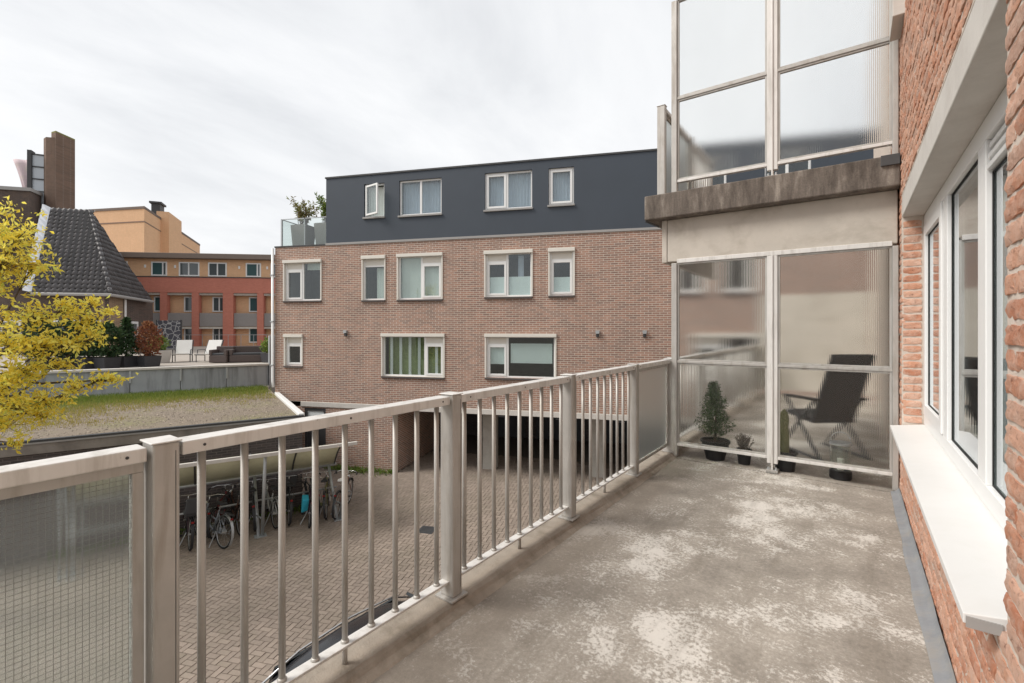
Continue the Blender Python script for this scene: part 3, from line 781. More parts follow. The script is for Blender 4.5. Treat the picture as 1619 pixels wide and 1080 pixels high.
for x in (2.94, 11.7, 13.1):
    v = MB(); v.box(x-.06, x+.06, -.10, -.001, 4.86, 4.90); v.hull([(x-.05,-.10,4.80),(x+.05,-.10,4.80),(x+.05,-.001,4.80),(x-.05,-.001,4.80)], [(x-.06,-.10,4.859),(x+.06,-.10,4.859),(x+.06,-.001,4.859),(x-.06,-.001,4.859)])
    w_ = v.build('vent_cowl', STEEL, AB); MB().box(x-.045,x+.045,-.06,-.001,4.70,4.799).build('vent_mouth', DKTRIM, w_)
dp = MB().tube([(-.06,-.06,7.9),(-.06,-.06,3.05),(.02,-.12,2.82)], .05, 8); dp.build('drainpipe', WHITE, AB, smooth=True)
for z in (3.6, 5.2, 6.9): MB().box(-.125,-.001,-.125,.02,z,z+.04).build('pipe_clamp', STEEL, AB)
# glass balustrade of the roof terrace
for a, b in ((.15, 1.12), (1.16, 2.11)):
    p = MB().box(a, b, .15, .162, 8.02, 8.98).build('glass_panel', CLEAR, AB)
    MB().box(a, b, .143, .169, 8.981, 9.01).build('handrail', STEEL, p)
    MB().box(b-.02, b+.02, .163, .20, 7.9, 8.98).build('post', STEEL, p)
p = MB().box(.145, .157, .20, 3.0, 8.02, 8.98).build('glass_panel', CLEAR, AB); MB().box(.138, .164, .20, 3.0, 8.981, 9.01).build('handrail', STEEL, p)
MB().box(.12,.17,.143,.199,7.9,9.01).build('corner_post', STEEL, AB)

def fw_(x, y, z): return W[AB] @ Vector((x, y, z))
PLANTER = pm('grey zinc planter', (.23, .225, .21), .6, .2, .15)
def roof_plant(label, x, y, hgt, mat, n, spread):
    p = fw_(x, y, 7.9); T = thing('potted_plant', label, 'plant', p, 22.15, 'plants on the roof terrace')
    MB().hull([(-.26,-.26,0),(.26,-.26,0),(.26,.26,0),(-.26,.26,0)], [(-.32,-.32,.95),(.32,-.32,.95),(.32,.32,.95),(-.32,.32,.95)]).build('planter', PLANTER, T, bevel=.01)
    MB().box(-.29,.29,-.29,.29,.951,.965).build('soil', SOIL, T)
    st, lf = MB(), MB()
    for k in range(n):
        a, r = random.uniform(0, 6.28), random.uniform(0, .2); b = random.uniform(0, 6.28); s_ = random.uniform(.2, spread)
        h = random.uniform(.5, 1)*hgt
        q = [(r*math.cos(a), r*math.sin(a), .95), (r*math.cos(a)+s_*.3*math.cos(b), r*math.sin(a)+s_*.3*math.sin(b), .95+h*.6), (r*math.cos(a)+s_*math.cos(b), r*math.sin(a)+s_*math.sin(b), .95+h)]
        st.tube(q, [.009,.006,.003], 4)
        for j in range(14):
            f = random.random(); u_ = Vector(q[1]).lerp(Vector(q[2]), f) if random.random() < .75 else Vector(q[0]).lerp(Vector(q[1]), .4+.6*f)
            leaves(lf, [u_], .16, None, .2, .3)
    st.build('stems', BARK, T)['kind'] = 'stuff'; lf.build('foliage', mat, T)['kind'] = 'stuff'
roof_plant('bamboo in a tall planter at the roof terrace corner, left of the two', .62, .75, 1.05, STRAW, 34, .55)
roof_plant('bushy grass in a tall planter beside the grey cladding', 1.66, .70, 1.15, LGREEN, 36, .5)

# ------------------------------------------------------------------ low building with gravel roof
LBG = thing('low_garage_building', 'low dark brick outbuilding with a flat gravel roof', 'building', (GO[0], GO[1], 0), 69.1)
ZR = 2.6; LX, LD = -16.0, 7.9
m = MB(); m.quad((LX,0,0),(0,0,0),(0,0,2.36),(LX,0,2.36)); m.quad((0,0,0),(0,5.2,0),(0,5.2,2.36),(0,0,2.36)); m.build('wall', GARAGEW, LBG)
GRAVEL = pm('weathered gravel', (.22, .18, .14), .95, var=.3, scale=26, bump=.8, bscale=70, dirt=(.20, .20, .07), dscale=.7, damt=.55)
MB().box(LX, -.06, .06, LD-.001, 2.3, 2.53).build('roof', GRAVEL, LBG)
CONCF = pm('fascia concrete', (.27, .245, .22), .9, var=.2, scale=4, dirt=(.12, .105, .095), dscale=1.5, damt=.6)
MB().box(LX, .02, -.05, -.002, 2.28, 2.52).build('fascia', CONCF, LBG, bevel=.006)
MB().box(LX, .03, -.07, .055, 2.521, 2.585).build('roof_edge', DKTRIM, LBG, bevel=.005)
MB().box(LX, .03, -.075, -.0705, 2.50, 2.535).build('drip_strip', TRIMG, LBG)
MB().box(-.10, .06, .0, 5.20, 2.53, 2.63).build('white_edge_strip', WHITE, LBG, bevel=.02)
# the gravel itself and the greenery on it
st = MB(); octa = [(1,0,0),(0,1,0),(-1,0,0),(0,-1,0),(0,0,1),(0,0,-1)]; of = [(0,1,4),(1,2,4),(2,3,4),(3,0,4),(1,0,5),(2,1,5),(3,2,5),(0,3,5)]
STONE = pm('pebble', (.30, .25, .20), .9, var=.2, scale=30, rnd=.45)
for k in range(9000):
    x, y = random.uniform(-12, -.15), random.uniform(.1, LD-.2); s_ = random.uniform(.012, .03)
    st.cur = random.random(); st.M = Matrix.Translation((x, y, 2.532)) @ Matrix.Rotation(random.uniform(0,6), 4, 'Z') @ Matrix.Diagonal((s_*random.uniform(.8,1.6), s_, s_*.7, 1))
    st.add(octa, of)
st.build('pebbles', STONE, LBG)['kind'] = 'stuff'
gr = MB()
def blades(x, y, z, n, h, sp):
    for _ in range(n):
        a = random.uniform(0, 6.28); q = Vector((x+random.gauss(0, sp), y+random.gauss(0, sp), z)); hh = h*random.uniform(.4, 1.2)
        l_ = Vector((math.cos(a), math.sin(a), 0)); s_ = Vector((-l_.y, l_.x, 0))*.008
        gr.cur = min(1, max(0, random.gauss(.95-(y-4.6)*.27, .22))); gr.add([q-s_, q+s_, q+l_*hh*.5+Vector((0,0,hh))], [(0,1,2)])
for k in range(5500):
    x = random.uniform(-13, -.2); y = LD-.15-abs(random.gauss(0, 1.45)); 
    if y < 1.5: continue
    blades(x, y, 2.53, 8, .11 if y < 6.6 else .17, .09)
for k in range(2600):
    x = random.uniform(-13, -4.6)+random.gauss(0,.5); y = random.uniform(1.6, 7.2); 
    if random.random() < .7: blades(x, y, 2.53, 8, .09, .11)
for k in range(260): blades(random.uniform(-8,-.3), random.uniform(3.6, 7.4), 2.53, 6, .06, .14)
o = gr.build('roof_grass', GRASS); o.parent = LBG; o['kind'] = 'stuff'

# ------------------------------------------------------------------ terrace behind the gravel roof
TERR = pm('terrace paving', (.36, .32, .28), .9, var=.15, scale=2)
te = MB(W[LBG]).box(-40, 1.6, LD+.26, 70, 3.2, 3.45); te = te.build('terrace', TERR); struct(te)
CWALL = pm('streaked grey concrete', (.34, .355, .37), .9, var=.16, scale=1.5, dirt=(.12, .12, .12), dscale=2.2, stretch=(1.3, 1.3, .12), damt=.7)
TW = thing('terrace_wall', 'streaky grey concrete retaining wall along the gravel roof', 'wall', tuple(W[LBG] @ Vector((-6, LD+.1, 2.5))), 69.1)
def L2(x, y, z): return W[LBG] @ Vector((x, y, z))
mm = W[LBG]
x = -13.5
while x < -.1:
    MB(mm).box(x, min(x+1.48, .0), LD, LD+.22, 2.50, 3.44).build('panel', CWALL, TW, True, bevel=.008)
    MB(mm).box(x-.03, x+.03, LD-.05, LD-.001, 2.98, 3.42).build('bracket', STEEL, TW, True)
    x += 1.5
MB(mm).box(-13.5, .0, LD-.07, LD+.26, 3.441, 3.52).build('coping', LINT, TW, True, bevel=.006)
MB(mm).box(.005, .36, LD-.10, LD+.30, 2.5, 4.66).build('end_post', CWALL, TW, True, bevel=.01)
MB(mm).box(-8.2, .0, LD-.14, LD-.001, 2.53, 2.60).build('foot_flashing', LINT, TW, True)
# ------------------------------------------------------------------ red and apricot apartment building
RB = thing('gallery_apartment_building', 'apricot brick gallery flats with red pillars and red band', 'building', (-48.214, 14.506, 3.45), 43)
TEAL = pm('teal door paint', (.035, .085, .09), .5, var=.15)
GPAN = pm('grey balcony panel', (.27, .25, .24), .7, var=.1)
def rb_z(z): return z-3.45
m = MB(); m.box(-6, 14, .60, .9, 0, 5.97); m.build('lower_wall', BRICKO, RB)
MB().box(-6, 14, .06, 9, 5.98, 7.48).build('upper_wall', BRICKO, RB)
MB().box(-6.2, 14.2, -.45, 9.2, 7.485, 7.93).build('roof_cornice', pm('brown cornice', (.19, .15, .125), .7, var=.1), RB, bevel=.03)
MB().box(-6, 14, -.06, .059, 4.60, 5.90).build('red_band', BRICKR, RB)
MB().box(-6, 14, -.09, .10, 5.901, 5.975).build('band_coping', DKTRIM, RB)
for a, b in ((-2.3,-1.8), (.66,1.20), (3.17,3.72), (5.66,6.5), (8.45,8.98), (11.2,11.75)): MB().box(a, b, -.05, .45, 0, 4.599).build('pillar', BRICKR, RB)
MB().box(-6, 14, .06, .599, 4.40, 4.59).build('gallery_slab', CONC, RB); MB().box(-6, 14, .06, .599, 1.50, 1.68).build('gallery_slab', CONC, RB)
for a, b in ((-1.78,.64), (1.22,3.15), (3.74,5.64), (6.52,8.43), (9.0,11.18)): MB().box(a, b, .05, .11, 1.72, 2.86).build('balcony_panel', GPAN, RB, bevel=.01)
def rb_open(x0, x1, z0, z1, y, door, split=None):
    f = MB().ring(x0, x1, z0, z1, .10, y-.06, y-.002)
    if split: f.box(split-.05, split+.05, y-.055, y-.003, z0+.10, z1-.10)
    o = f.build('door' if door else 'window', WHITE, RB)
    if door: MB().box(x0+.101, (split or x1)-.06 if split else x1-.101, y-.035, y-.006, z0+.101, z1-.101).build('door_leaf', TEAL, o)
    if not door or split: MB().box(x0+.101 if not door else split+.051, x1-.101, y-.03, y-.008, z0+.101, z1-.101).build('pane', WPANE, o)
def dark_pane(name, c):
    t = NT(name); b = t.bsdf(Base_Color=c4(c), Roughness=.05); b.inputs['Specular IOR Level'].default_value = .7; return t.m
WPANE = dark_pane('distant window pane', (.09, .105, .11)); WBLUE = dark_pane('distant curtained pane', (.30, .33, .36))
for x0, x1, d, s_ in ((-.05,1.18,True,.85), (2.12,3.75,False,2.9), (4.45,5.95,False,5.2), (7.5,8.75,True,8.45), (9.55,10.9,False,10.2), (-3.4,-1.9,False,-2.6)):
    rb_open(x0, x1, 6.02, 7.22, .058, d, s_)
for z0 in (.28, 2.98):
    for x0, x1, d, s_ in ((-.15,.62,True,None), (2.25,3.16,False,None), (4.55,5.72,False,5.1), (7.55,8.47,True,None), (9.8,10.7,False,None)):
        rb_open(x0, x1, z0, z0+1.32, .598, d, s_)
for x in (-.6, 1.75, 6.9, 9.2): MB().box(x, x+.13, -.02, .057, 6.7, 6.95).build('wall_lamp', WHITE, RB)
T = thing('terrace_fence', 'thin steel railing at the far edge of the terrace', 'railing', (-45, 15.2, 3.45), 43)
MB().box(-6,9,-.02,.02,.98,1.02).build('top_rail', STEEL, T)
for k in range(16): MB().box(-6+k-.015,-6+k+.015,-.015,.015,0,.979).build('post', STEEL, T)

# ------------------------------------------------------------------ large apricot building behind
LB_ = thing('tall_apricot_building', 'tall apricot brick building with a roof chimney behind the flats', 'building', (-70.667, 20.486, 0), 0)
def P3(x, y): return (x+70.667, y-20.486)
A_, B_, C_ = (-86.0, 13.4), (-70.667, 20.486), (-94.304, 35.482)
def wpoly(pts, z0, z1, name, mat, off=0):
    m = MB(); m.prism([P3(*p) for p in pts], z0, z1); return m.build(name, mat, LB_)
D_ = (A_[0]+C_[0]-B_[0], A_[1]+C_[1]-B_[1])
wpoly([A_, B_, C_, D_], 0, 19.75, 'wall', BRICKO)
def inset(k): 
    cx = (A_[0]+C_[0])/2; cy_ = (A_[1]+C_[1])/2
    return [(cx+(p[0]-cx)*k, cy_+(p[1]-cy_)*k) for p in (A_, B_, C_, D_)]
wpoly(inset(1.006), 19.751, 20.05, 'roof_edge', pm('brown roof edge', (.17, .13, .11), .8))
wpoly(inset(1.004), 18.1, 18.24, 'string_course', pm('brown course', (.24, .16, .12), .8))
dv = (Vector(C_)-Vector(B_)).normalized(); nv = Vector((dv.y, -dv.x))
if nv.x < 0: nv = -nv
def onB(s, o): q = Vector(B_)+dv*s+nv*o; return (q.x, q.y)
wpoly([onB(6.4, -.5), onB(6.4, .9), onB(12.6, .9), onB(12.6, -.5)], 0, 20.9, 'pier', BRICKO)
c = wpoly([onB(6.8, -1.2), onB(6.8, -.2), onB(8.6, -.2), onB(8.6, -1.2)], 20.05, 22.0, 'chimney', DKTRIM)
wpoly([onB(6.6, -1.4), onB(6.6, 0), onB(8.8, 0), onB(8.8, -1.4)], 22.001, 22.25, 'chimney_cap', DKTRIM)

# ------------------------------------------------------------------ dark brick hall with stair tower
HALL = thing('dark_brick_hall', 'dark brown brick hall wall with white drainpipe at the left edge', 'building', (-44.5, 6.2, 3.45))
def hv(p): return (p[0]+44.5, p[1]-6.2)
h0, h1, h2 = (-47.4, .2), (-43.87, 6.54), (-53.83, 10.45)
b = [(-66.5, 4.2)]
m = MB(); bot = [(*hv(h0), 0), (*hv(h1), 0), (*hv(h2), 0), (*hv((-60, 4)), 0)]; top = [(*hv(h0), 10.25), (*hv(h1), 10.55), (*hv(h2), 11.65), (*hv((-60, 4)), 11.2)]
m.hull(bot, top).build('wall', BRICKD, HALL)
tp = [Vector(p)+Vector((0,0,.004)) for p in top]
cen = sum(tp, Vector())/4
m = MB(); m.hull([cen+(p-cen)*1.02 for p in tp], [cen+(p-cen)*1.02+Vector((0,0,.22)) for p in tp]); m.build('coping', TRIMG, HALL)
q = (Vector(h0)*.52+Vector(h1)*.48); MB().tube([(*hv((q.x+.16, q.y-.08)), 3), (*hv((q.x+.16, q.y-.08)), 9.9)], .12, 8).build('drainpipe', WHITE, HALL)
MB().box(*[v for v in ()] or (hv((q.x+.16,q.y-.08))[0]-.2, hv((q.x+.16,q.y-.08))[0]+.2), hv((q.x,q.y-.08))[1]-.2, hv((q.x,q.y-.08))[1]+.2, 9.901, 10.3).build('drain_hopper', WHITE, HALL)
wv = (Vector(h1)-Vector(h0)).normalized()
def tower_box(name, mat, px0, px1, d0, d1, z0, z1, parent, loc):
    """box whose front runs across the line of sight between two bearings"""
    return None
TWR = thing('stair_tower', 'tall brown brick chimney slab with a glazed stairwell beside it', 'tower', (-45.233, 8.023, 3.45))
BRICKTW = grad_brick('tower brickwork', (.20, .125, .09), (.14, .095, .07), (.24, .19, .16), .222, .066, .008)
def tv(x, y): return (x+45.233, y-8.023)
sa_, sb_ = Vector((-45.233, 8.023)), Vector((-46.10, 9.19))        # near and far end of the broad face
sb2 = Vector((-46.14, 9.22)); bk = Vector((-1.1, -.25))
MB().prism([tv(*sa_), tv(*sb2), tv(*(sb2+bk)), tv(*(sa_+bk*.5))], 0, 15.28).build('brick_slab', BRICKTW, TWR)
MB().prism([tv(*(sa_+Vector((-.06,-.02)))), tv(*(sa_+bk*.5+Vector((-.01,0)))), tv(*(sa_+Vector((-.95,-.45)))), tv(*(sa_+Vector((-.42,-.42))))], 0, 14.9).build('brick_fin', BRICKTW, TWR)
MOSS = pm('moss', (.22, .21, .07), .95, var=.4, scale=6)
MB().prism([tv(*sa_), tv(*sb2), tv(*(sb2+bk)), tv(*(sa_+bk*.5))], 15.281, 15.38).build('mossy_cap', MOSS, TWR)
sk = dark_pane('skylit stair glass', (.46, .50, .54))
g0, g1 = Vector((-46.45, 6.85)), Vector((-45.95, 7.72)); gx = (g1-g0).normalized(); gn = Vector((-gx.y, gx.x))
def gbox(a, b, o0, o1, z0, z1, name, mat):
    q = [g0+gx*a+gn*o0, g0+gx*b+gn*o0, g0+gx*b+gn*o1, g0+gx*a+gn*o1]
    MB().prism([tv(*p) for p in q], z0, z1).build(name, mat, TWR)
gbox(-.05, .18, -.05, .5, 8, 13.95, 'window_post', DKTRIM)
for k in range(5):
    z0 = 9.45+k*.86
    gbox(.181, 1.3, .10, .14, z0, z0+.79, 'pane', sk); gbox(.181, 1.3, .02, .2, z0+.791, z0+.859, 'transom', DKTRIM)
FLG = thing('flag', 'pale pink and white flag hanging beside the stair tower', 'flag', (-47.2, 6.9, 13.6), 35.86)
FLAGM = pm('faded pink flag cloth', (.62, .50, .52), .8, var=.06, dirt=(.45, .55, .25), dscale=.9, damt=.35)
m = MB(); vs = []
for i in range(9):
    for j in range(9):
        u_, v_ = i/8, j/8
        xw = (1-v_)*(1.05)*u_ + v_*(.15*u_); vs.append((-.0-xw, .10*math.sin(u_*7+v_*3), 3.3-2.2*v_-.35*u_*v_))
m.add(vs, [(i*9+j, i*9+j+1, (i+1)*9+j+1, (i+1)*9+j) for i in range(8) for j in range(8)])
fo = m.build('cloth', FLAGM, FLG, smooth=True); mo = fo.modifiers.new('solid', 'SOLIDIFY'); mo.thickness = .01
MB().tube([(.03,0,-1.0),(.03,0,3.45)], .03, 6).build('flagpole', STEEL, FLG)

# ------------------------------------------------------------------ house with the steep tiled roof
HS = thing('tiled_roof_house', 'brick house with a steep black pantiled hip roof', 'house', (-37.0, 8.0, 3.45))
ho = Vector((-37.0, 8.0, 3.45))
FL, FR, BR = Vector((-37.842,5.715,7.0))-ho, Vector((-35.474,8.661,7.0))-ho, Vector((-41.825,12.584,7.0))-ho
R1, R2 = Vector((-41.382,7.105,12.56))-ho, Vector((-39.95,8.72,12.56))-ho
BLk = FL+(BR-FR)
TILEBED = pm('roof underlay', (.03, .03, .032), .9)
TILE = pm('dark pantile', (.075, .07, .072), .5, var=.25, scale=7, rnd=.35, spec=.5, bump=.1, bscale=30)
m = MB(); m.quad(FL, FR, R2, R1); m.quad(FR, BR, R2); m.quad(BR, BLk, R1, R2); m.quad(BLk, FL, R1); m.build('roof', TILEBED, HS)
def tile_mesh():
    m = MB(); W_, H_ = .30, .40; n = 6; vs = []
    for j in (0, 1):
        for i in range(n+1):
            x = W_*i/n; z = .038*math.sin(2*math.pi*i/n-.6)+(.06 if j == 0 else .018)
            vs.append((x-W_/2, j*H_, z))
    for i in range(n+1): vs.append((vs[i][0], 0, vs[i][2]-.03))
    k = n+1
    fs = [(i, i+1, k+i+1, k+i) for i in range(n)]+[(2*k+i, 2*k+i+1, i+1, i) for i in range(n)]
    return m.add(vs, fs)
tm = tile_mesh(); tmm = tm.mesh('roof_tile', TILE, True)
tl = []
def tiles(P, Q, T0, T1):                 # eave P-Q, ridge T0-T1
    ex = (Q-P).normalized(); up_ = (T0-P); up_ = (up_-ex*up_.dot(ex)); Hs = up_.length; ev = up_.normalized(); nz = ex.cross(ev)
    if nz.z < 0: nz = -nz
    M = Matrix((ex, ev, nz)).transposed().to_4x4()
    s0a, s0b = 0, (T0-P).dot(ex); s1a, s1b = (Q-P).length, (T1-P).dot(ex)
    v_ = 0
    while v_ < Hs-.1:
        f = v_/Hs; a, b = s0a+(s0b-s0a)*f, s1a+(s1b-s1a)*f; u_ = a+.15
        while u_ < b-.05:
            tl.append((P+ex*u_+ev*v_+nz*.01, M)); u_ += .285
        v_ += .335
tiles(FL, FR, R1, R2); nfront = len(tl); tiles(FR, BR, R2, R2)
jt_ = MB()
for k, (p, M) in enumerate(tl):
    if k < 300:
        o = inst('roof_tile', tmm, HS, p); o.rotation_euler = M.to_euler()
    else:
        jt_.M = Matrix.Translation(p) @ M; jt_.cur = random.random(); jt_.add(tm.v, tm.f)
if jt_.v: jt_.build('roof_tiles', TILE, HS, smooth=True)['kind'] = 'stuff'
d_ = (R2-FR)
for k in range(17):
    a, b = FR+d_*(k/17.), FR+d_*((k+.94)/17.); MB().tube([a+Vector((0,0,.09)), b+Vector((0,0,.06))], .11, 8).build('ridge_tile', TILE, HS, smooth=True)
ZINC = pm('pale lead flashing', (.50, .52, .56), .5, .2, .12, 6)
m = MB()
d_ = (R1-FL); n_ = 16
for k in range(n_):
    a = FL+d_*(k/n_); b = FL+d_*((k+1)/n_); off = Vector((-.25,-.34,0))
    m = MB(); m.hull([a+Vector((.05,-.02,.05)), a+off+Vector((0,0,.12)), a+off*.9+Vector((-.1,.1,.1)), a+Vector((-.1,.1,.1))], [b+Vector((.05,-.02,.05)), b+off+Vector((0,0,.32)), b+off*.9+Vector((-.1,.1,.3)), b+Vector((-.1,.1,.1))]); m.build('flashing_step', ZINC, HS)
GUT = MB(); GUT.tube([FL+Vector((0,0,-.05)), FR+Vector((.12,-.05,-.05)), BR+Vector((.1,0,-.05))], .10, 8); GUT.build('gutter', TRIMG, HS)
def hw(a, b, z0, z1, name, mat, ins=.25):
    e1 = (b-a).normalized(); n1 = Vector((e1.y, -e1.x, 0))
    if n1.dot(a+b-FL-BR) < 0: n1 = -n1
    m = MB(); m.hull([(a.x,a.y,z0),(b.x,b.y,z0),(b.x-n1.x*.3,b.y-n1.y*.3,z0),(a.x-n1.x*.3,a.y-n1.y*.3,z0)], [(a.x,a.y,z1),(b.x,b.y,z1),(b.x-n1.x*.3,b.y-n1.y*.3,z1),(a.x-n1.x*.3,a.y-n1.y*.3,z1)])
    return m.build(name, mat, HS)
e1 = (FR-FL).normalized(); e2 = (BR-FR).normalized()
i1, i2, i3 = FL+e2*.35+e1*0, FR+e2*.35-e1*.35, BR-e1*.35
hw(i1-e1*3.2, i2, 0, 3.5, 'front_wall', BRICKD); hw(i2+e2*.01, i2+e2*2.7, 0, 3.5, 'side_wall', BRICKT); hw(i2+e2*2.71, i3+e2*1.5, 0, 3.5, 'side_wall', BRICKD)
n1 = Vector((e1.y, -e1.x, 0)); n1 = -n1 if n1.dot(FR-BR) < 0 else n1
n2 = Vector((e2.y, -e2.x, 0)); n2 = -n2 if n2.dot(FR-FL) < 0 else n2
def frame_on(o0, ex, nv_, x0, x1, z0, z1, wd, splits, name):
    M = Matrix(((ex.x, -nv_.x, 0, o0.x), (ex.y, -nv_.y, 0, o0.y), (0, 0, 1, 0), (0, 0, 0, 1)))
    f = MB(M).ring(x0, x1, z0, z1, wd, -.08, -.004)
    for s_ in splits: f.box(s_-.04, s_+.04, -.075, -.005, z0+wd, z1-wd)
    o = f.build(name, WHITE, HS); MB(M).box(x0+wd, x1-wd, -.04, -.006, z0+wd, z1-wd).build('pane', WPANE, o)
frame_on(i1, e1, n1, .9, 3.2, .9, 2.0, .09, (2.35,), 'window')
frame_on(i1, e1, n1, -2.6, -.6, .4, 2.0, .12, (-1.5,), 'window')
frame_on(i2, e2, n2, 3.1, 5.2, .1, 2.0, .16, (), 'door')
p = i2+e2*2.75+n2*.08; MB().tube([(p.x,p.y,0),(p.x,p.y,3.4)], .07, 8).build('drainpipe', WHITE, HS)
MUR = NT('crazy patterned panel'); vv = MUR.n('ShaderNodeTexVoronoi', {'Vector': MUR.vec(False), 'Scale': 3.0}, feature='DISTANCE_TO_EDGE').outputs['Distance']
MUR.bsdf(Base_Color=MUR.ramp(vv, [(.03, (.55,.55,.55)), (.07, (.10,.10,.12))]), Roughness=.8)
T = thing('patterned_screen', 'dark garden screen with a pale crackle pattern beside the house', 'screen', (-40.3, 12.55, 3.45), 40)
MB().box(-.1,1.5,-.05,.05,0.05,2.1).build('panel', MUR.m, T); MB().box(-.16,-.101,-.06,.06,0,2.15).build('post', DKTRIM, T); MB().box(1.501,1.56,-.06,.06,0,2.15).build('post', DKTRIM, T)

# ------------------------------------------------------------------ terrace furniture and planters
def terr(px_x, px_y): return (px_x, px_y, 3.45)
SLING = pm('white sling fabric', (.72, .71, .68), .8, var=.05)
def lounger(label, loc, rz):
    T = thing('sun_lounger', label, 'lounger', loc, rz, 'white loungers on the terrace')
    MB().hull([(-.30,-.45,.36),(.30,-.45,.36),(.30,.25,.30),(-.30,.25,.30)], [(-.30,-.45,.39),(.30,-.45,.39),(.30,.25,.33),(-.30,.25,.33)]).build('seat', SLING, T)
    MB().hull([(-.30,.25,.30),(.30,.25,.30),(.30,.62,.95),(-.30,.62,.95)], [(-.30,.22,.33),(.30,.22,.33),(.30,.59,.98),(-.30,.59,.98)]).build('backrest', SLING, T)
    for s_ in (-1, 1):
        MB().tube([(.33*s_,-.5,.34),(.33*s_,.25,.29),(.33*s_,.64,.98)], .022, 6).build('side_frame', DKTRIM, T)
        for y in (-.38, .3): MB().tube([(.33*s_,y,.31),(.33*s_,y,.0)], .02, 6).build('leg', DKTRIM, T)
        MB().tube([(.33*s_,-.3,.34),(.34*s_,-.25,.55),(.34*s_,.25,.55),(.33*s_,.38,.5)], .018, 6).build('armrest', DKTRIM, T)
lounger('white sling lounger on the terrace, next to the white planter', (-24.85, 8.65, 3.45), 63)
lounger('white sling lounger on the terrace, next to the wicker sofa', (-23.9, 9.35, 3.45), 40)
WICK = pm('brown wicker', (.10, .078, .072), .7, var=.3, scale=30, bump=.5, bscale=60)
def wicker(label, loc, rz, w_, name, cat):
    T = thing(name, label, cat, loc, rz, 'wicker lounge set')
    MB().box(-w_/2,w_/2,-.38,.38,.02,.34).build('seat', WICK, T, bevel=.03)
    MB().box(-w_/2,w_/2,.22,.38,.345,.72).build('backrest', WICK, T, bevel=.03)
    for s_ in (-1, 1): MB().box(min(s_*w_/2, s_*(w_/2-.12)), max(s_*w_/2, s_*(w_/2-.12)), -.38, .219, .345, .58).build('armrest', WICK, T, bevel=.02)
    MB().box(-w_/2+.13,w_/2-.13,-.36,.21,.345,.43).build('cushion', DGREY, T, bevel=.02)
wicker('brown wicker lounge chair at the terrace, left of the wicker sofa', (-22.75, 9.45, 3.45), 40, .75, 'wicker_chair', 'chair')
wicker('long brown wicker sofa on the terrace by the concrete post', (-22.05, 10.45, 3.45), 55, 1.75, 'wicker_sofa', 'sofa')
def bush(label, loc, rz, pot, ph, pw, shape, hgt, rad, mat, n, size, name='potted_shrub', group='planters on the terrace'):
    T = thing(name, label, 'shrub', loc, rz, group)
    MB().hull([(-pw*.42,-pw*.42,0),(pw*.42,-pw*.42,0),(pw*.42,pw*.42,0),(-pw*.42,pw*.42,0)], [(-pw*.5,-pw*.5,ph),(pw*.5,-pw*.5,ph),(pw*.5,pw*.5,ph),(-pw*.5,pw*.5,ph)]).build('planter', pot, T, bevel=.01)
    MB().box(-pw*.44,pw*.44,-pw*.44,pw*.44,ph+.001,ph+.01).build('soil', SOIL, T)
    MB().tube([(0,0,ph),(.02,0,ph+hgt*.7)], [.03,.012], 6).build('stem', BARK, T)
    lf = MB(); pts = []
    while len(pts) < n:
        u_ = random.random(); a = random.uniform(0, 6.283)
        prof = (1-u_)**.8*.95+.06 if shape == 'cone' else math.sin(math.pi*min(1, .12+u_*.86))**.6
        r = rad*prof*random.uniform(.35, 1.08)*(1+.18*math.sin(a*3+u_*9))
        pts.append((r*math.cos(a), r*math.sin(a), ph+.02+u_*hgt))
    leaves(lf, pts, size, None, .6)
    lf.build('foliage', mat, T)['kind'] = 'stuff'
DPOT = pm('dark square planter', (.05, .05, .055), .6, var=.2)
WPOT = pm('off white planter', (.60, .58, .54), .6, var=.08)
bush('dark conifer in a black planter on the terrace, nearest the brown bush', (-23.26, 6.17, 3.45), 20, DPOT, .42, .6, 'cone', 1.45, .52, GREEN, 1500, .13)
bush('reddish brown bush in a black planter on the terrace', (-22.75, 6.75, 3.45), 10, DPOT, .42, .62, 'ball', 1.3, .42, REDLEAF, 1300, .12)
bush('light green bush in an off white planter on the terrace', (-24.9, 7.75, 3.45), 10, WPOT, .55, .7, 'ball', .6, .36, LGREEN, 600, .12)
bush('light green bush in a dark planter beside the wicker sofa', (-21.15, 10.75, 3.45), 10, DPOT, .42, .55, 'ball', .62, .38, LGREEN, 600, .12)
for k, (x, y, h_) in enumerate(((-24.3, 3.9, 1.5), (-23.95, 4.55, 1.35), (-23.45, 5.05, 1.45), (-22.95, 5.5, 1.25))):
    lab = ['leftmost of four dark green planter shrubs behind the yellow tree', 'second from left of four dark green planter shrubs behind the yellow tree', 'third from left of four dark green planter shrubs behind the yellow tree', 'rightmost of four dark green planter shrubs behind the yellow tree'][k]
    bush(lab, (x, y, 3.45), 20, DPOT, .42, .62, 'ball', h_, .55, GREEN, 1500, .13)
